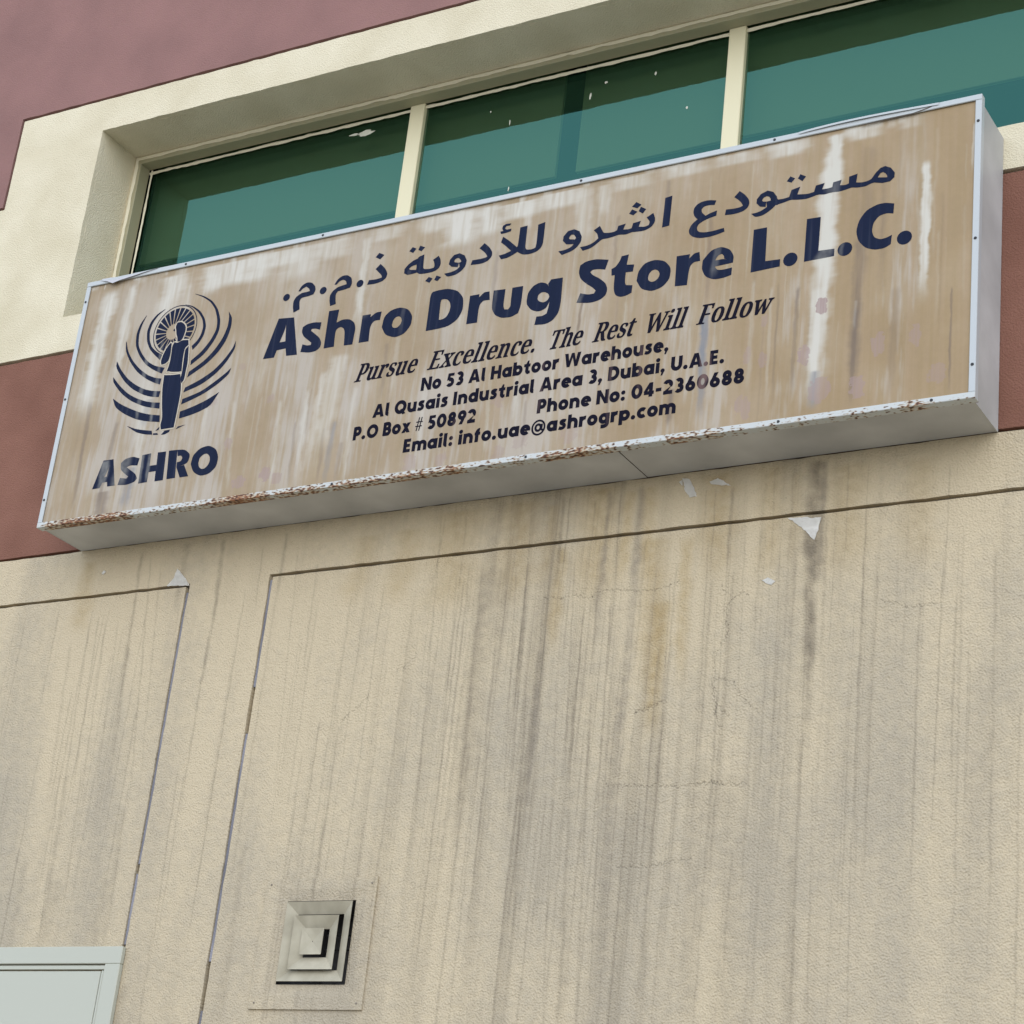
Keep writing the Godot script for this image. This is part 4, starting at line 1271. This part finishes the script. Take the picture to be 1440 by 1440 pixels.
const LETTER_FADES := [[0,1556,106,1516,18,72,0.40],[0,1601,91,1593,33,27,0.20],[0,1563,410,1548,259,74,0.25],[0,1074,-254,1078,-461,44,0.85],[0,1094,-287,1089,-375,35,0.50],[0,-1798,-339,-1806,-474,66,0.55],[0,-1702,-335,-1699,-454,107,0.45],[0,-1592,-333,-1588,-455,40,0.45],[0,-1543,-339,-1544,-440,32,0.40],[0,-1603,223,-1582,-198,29,0.30],[0,-1679,165,-1664,-186,33,0.35],[0,-1592,10,-1582,-198,20,0.35],[0,-507,292,-517,175,59,0.20],[0,518,119,503,27,51,0.30],[0,1098,197,1086,76,41,0.25],[0,-319,342,-327,43,28,0.12],[0,123,225,110,65,27,0.15],[0,6,-393,8,-548,30,0.25],[0,379,-170,382,-417,25,0.30],[0,804,-209,811,-421,18,0.20],[0,683,-220,695,-522,18,0.30],[0,813,-150,818,-362,27,0.25]]
const WALL_STAINS := [[2,-0.169,4.877,-0.158,4.628,0.2507,0.25],[2,0.116,4.884,0.126,4.629,0.1981,0.28],[2,0.476,4.900,0.483,4.621,0.1685,0.28],[2,0.732,4.662,0.759,4.250,0.1310,0.30],[0,0.016,4.641,-0.015,3.669,0.1047,0.30],[0,-0.027,4.635,-0.005,3.668,0.0155,0.25],[0,0.056,4.626,0.100,3.664,0.0131,0.30],[0,-0.252,4.866,-0.186,3.676,0.0092,0.28],[0,-0.146,4.627,-0.090,3.672,0.0090,0.25],[0,-0.088,4.641,-0.076,3.802,0.0112,0.30],[0,-0.262,4.619,-0.234,4.001,0.0080,0.20],[0,0.127,4.619,0.203,3.659,0.0087,0.30],[0,0.179,4.633,0.224,3.658,0.0119,0.42],[0,0.265,4.624,0.279,3.875,0.0096,0.25],[2,0.329,4.657,0.317,4.442,0.0636,0.35],[0,0.386,4.611,0.442,3.866,0.0084,0.35],[0,0.446,4.410,0.462,3.865,0.0093,0.42],[1,0.512,4.647,0.510,4.462,0.0435,0.40],[0,0.500,4.463,0.545,3.644,0.0123,0.25],[0,0.560,4.419,0.591,3.767,0.0102,0.35],[0,0.589,4.378,0.613,3.641,0.0081,0.30],[1,0.658,4.650,0.651,3.945,0.0468,0.35],[0,0.645,4.316,0.648,3.675,0.0140,0.25],[2,0.771,4.399,0.776,4.064,0.0792,0.40],[0,0.805,4.509,0.834,3.632,0.0059,0.28],[1,0.281,4.252,0.285,3.829,0.0356,0.38],[0,0.174,4.406,0.219,3.658,0.0075,0.30],[0,0.028,4.895,0.016,4.641,0.0445,0.25],[0,0.167,4.867,0.182,4.653,0.0066,0.35],[0,0.311,4.870,0.316,4.678,0.0150,0.40],[0,0.338,4.867,0.341,4.696,0.0075,0.40],[1,0.514,4.875,0.517,4.696,0.0230,0.50],[0,0.450,4.843,0.456,4.702,0.0084,0.30],[0,0.562,4.859,0.572,4.709,0.0083,0.40],[1,0.652,4.878,0.657,4.670,0.0411,0.45],[2,0.603,4.864,0.598,4.706,0.0517,0.30],[2,0.271,4.844,0.265,4.714,0.0754,0.25],[0,-0.135,4.873,-0.121,4.686,0.0113,0.20],[0,-0.234,4.853,-0.254,4.679,0.0080,0.25],[2,0.683,4.874,0.700,4.695,0.0615,0.25],[2,-0.388,4.819,-0.427,4.698,0.1401,0.22],[2,-0.596,4.811,-0.652,4.722,0.1316,0.20],[0,1.369,4.897,1.372,4.618,0.0787,0.85],[1,1.399,4.888,1.403,4.633,0.0243,0.50],[0,1.364,4.675,1.381,4.197,0.0519,0.75],[2,0.980,4.895,0.988,4.662,0.1579,0.30],[2,1.492,4.866,1.495,4.622,0.1656,0.22],[2,1.762,4.849,1.761,4.628,0.1418,0.18],[2,1.192,4.897,1.198,4.647,0.1151,0.22],[0,1.378,4.341,1.384,3.985,0.0328,0.30],[0,1.355,4.435,1.379,3.609,0.0073,0.35],[0,1.420,4.659,1.424,4.247,0.0147,0.25],[0,1.034,4.820,1.033,4.704,0.0137,0.40],[0,0.965,4.829,0.967,4.674,0.0069,0.30],[0,0.926,4.834,0.930,4.716,0.0069,0.25],[0,0.951,4.637,0.974,3.626,0.0078,0.30],[0,1.043,4.627,1.049,4.354,0.0058,0.30],[0,1.100,4.630,1.114,4.093,0.0058,0.25],[0,1.180,4.640,1.186,4.268,0.0076,0.20],[0,1.240,4.605,1.259,3.906,0.0066,0.30],[0,1.568,4.688,1.569,4.467,0.0072,0.30],[0,1.567,4.504,1.569,3.600,0.0080,0.42],[0,1.492,4.866,1.496,4.678,0.0055,0.30],[0,1.570,4.856,1.569,4.669,0.0055,0.30],[0,1.877,4.806,1.862,4.437,0.0061,0.35],[0,1.861,4.472,1.843,3.589,0.0077,0.42],[0,1.796,4.615,1.792,4.214,0.0061,0.22],[0,1.914,4.556,1.906,4.033,0.0060,0.20],[0,1.534,3.974,1.543,3.601,0.0070,0.25],[2,0.862,4.647,0.877,4.240,0.0594,0.30],[2,1.289,4.855,1.290,4.684,0.0567,0.15],[0,1.164,4.881,1.172,4.688,0.0192,0.15],[0,1.278,4.876,1.283,4.722,0.0076,0.25],[1,2.029,4.066,2.007,3.581,0.0901,0.14],[0,2.119,4.017,2.110,3.577,0.0484,0.10],[0,1.202,4.886,1.210,4.684,0.0077,0.20],[1,0.619,4.075,0.683,2.860,0.0894,0.25],[0,0.509,4.083,0.590,2.942,0.0141,0.30],[0,0.438,4.088,0.524,2.941,0.0142,0.30],[0,0.366,4.093,0.457,2.941,0.0103,0.30],[0,0.232,4.103,0.301,3.196,0.0105,0.30],[1,0.284,4.099,0.297,3.728,0.0312,0.35],[0,0.989,3.782,1.009,2.863,0.0839,0.20],[0,1.103,3.732,1.151,2.833,0.1281,0.20],[0,1.361,3.848,1.390,2.836,0.0124,0.33],[0,1.414,3.759,1.448,2.837,0.0070,0.25],[0,1.359,3.426,1.381,2.836,0.0435,0.25],[0,0.815,4.061,0.826,3.511,0.0077,0.33],[0,0.748,3.795,0.780,3.190,0.0077,0.25],[0,0.586,3.714,0.637,2.942,0.0078,0.30],[0,1.237,3.347,1.246,2.834,0.0141,0.20],[0,0.496,3.279,0.537,2.826,0.0485,0.20],[0,1.565,3.502,1.588,2.838,0.0068,0.30],[0,0.817,3.189,0.837,2.830,0.0555,0.18],[0,-1.815,4.874,-1.773,4.334,0.0179,0.40],[0,-1.798,4.444,-1.751,4.013,0.0243,0.25],[0,-1.759,4.862,-1.613,3.860,0.0123,0.30],[0,-1.694,4.810,-1.571,3.899,0.0109,0.22],[0,-1.565,4.886,-1.559,4.796,0.0349,0.35],[0,-1.363,4.880,-1.343,4.686,0.0262,0.45],[0,-1.343,4.686,-1.350,4.407,0.0169,0.35],[0,-1.355,4.461,-1.346,3.847,0.0129,0.35],[0,-1.994,4.594,-1.942,3.877,0.0125,0.30],[0,-1.947,4.567,-1.889,3.874,0.0124,0.28],[0,-2.039,4.553,-1.996,3.879,0.0112,0.28],[0,-2.128,4.472,-2.077,3.883,0.0197,0.22],[0,-1.027,4.870,-1.024,4.783,0.0177,0.40],[0,-0.957,4.819,-0.872,3.823,0.0100,0.20],[0,-0.842,4.721,-0.828,4.363,0.0098,0.25],[2,-2.111,4.854,-2.091,4.715,0.1139,0.25],[0,-1.142,4.817,-1.127,4.707,0.0089,0.25],[0,-1.878,4.561,-1.809,3.870,0.0110,0.22],[0,-2.003,3.880,-1.967,3.340,0.0263,0.25],[0,-2.043,3.882,-1.958,3.191,0.0081,0.30],[0,-1.922,3.876,-1.868,3.413,0.0100,0.25],[0,-1.649,3.708,-1.614,3.151,0.0386,0.22],[0,-1.674,3.408,-1.669,3.144,0.0574,0.20],[0,-1.936,3.415,-1.966,3.146,0.0887,0.20],[0,-1.396,3.849,-1.363,3.184,0.0085,0.33],[0,-1.359,3.847,-1.349,3.328,0.0075,0.30],[0,-1.381,3.184,-1.360,2.805,0.0128,0.25],[0,-1.647,3.785,-1.617,3.407,0.0078,0.25],[0,-1.479,2.971,-1.495,2.803,0.0550,0.20],[0,-0.988,3.536,-0.976,2.904,0.0355,0.20],[0,-2.136,3.496,-2.134,3.148,0.0506,0.15]]
const CHIPS := [[1.268,4.660,1.398,4.650,1.390,4.616,1.383,4.589,1.375,4.563,1.360,4.577,1.331,4.608,1.302,4.635],[1.180,4.425,1.203,4.435,1.233,4.417,1.218,4.404,1.195,4.414],[0.823,4.878,0.854,4.870,0.877,4.830,0.890,4.794,0.860,4.793,0.838,4.825],[0.939,4.849,0.973,4.859,1.029,4.821,0.975,4.832,0.945,4.839],[-1.632,4.679,-1.600,4.712,-1.590,4.755,-1.549,4.718,-1.506,4.667],[-2.023,4.777,-2.013,4.791,-2.000,4.783,-2.013,4.769],[0.810,4.863,0.824,4.871,0.826,4.846]]
const CRACKS := [[1.141,4.373,1.103,4.386,1.062,4.362,1.045,4.336,1.045,4.281,1.058,4.234,1.033,4.190,1.016,4.164,1.010,4.119,1.021,4.064,1.011,4.038,1.034,3.920],[1.023,4.064,1.094,4.045,1.121,4.003,1.156,3.957,1.208,3.922],[1.050,3.955,1.081,3.917],[0.275,4.446,0.338,4.435,0.399,4.444,0.463,4.423,0.521,4.451,0.602,4.445,0.684,4.431,0.753,4.429,0.849,4.457],[0.699,3.951,0.756,3.960,0.803,3.980],[0.608,3.695,0.639,3.676,0.735,3.676,0.906,3.664,1.025,3.676,1.090,3.664,1.172,3.664],[0.687,3.378,0.800,3.379,0.892,3.389,0.983,3.400],[0.699,3.951,0.765,3.974,0.820,3.997],[1.015,4.046,1.029,3.992,1.029,3.929,1.056,3.875],[-0.603,4.004,-0.542,4.050,-0.483,4.105],[-0.373,4.191,-0.310,4.221],[1.642,4.307,1.747,4.271,1.849,4.275],[1.015,4.422,1.046,4.391],[0.980,3.669,1.034,3.675,1.090,3.664]]
# from, to along the sign, amount
const RUST := [[-2.14, -1.66, 0.85], [-1.66, -1.46, 0.3], [-1.46, -1.22, 0.5], [-1.22, -0.92, 0.95], [-0.92, -0.62, 0.55], [-0.62, -0.30, 0.62], [-0.30, 0.02, 0.75], [0.02, 0.34, 0.4], [0.36, 0.66, 0.72], [0.50, 0.58, 1.05], [0.66, 0.88, 0.25], [0.88, 1.12, 0.62], [1.12, 1.7, 0.22], [1.78, 1.9, 0.5]]
# x, y, half width, half height
const SMEARS := [[-1.22, 7.118, 0.058, 0.016], [-1.285, 7.122, 0.03, 0.007], [0.017, 7.026, 0.005, 0.02], [-0.398, 6.984, 0.004, 0.016], [0.091, 7.081, 0.009, 0.007], [0.342, 7.067, 0.005, 0.012], [-0.511, 7.069, 0.004, 0.006], [0.513, 6.846, 0.006, 0.008], [-0.36, 6.62, 0.003, 0.014]]
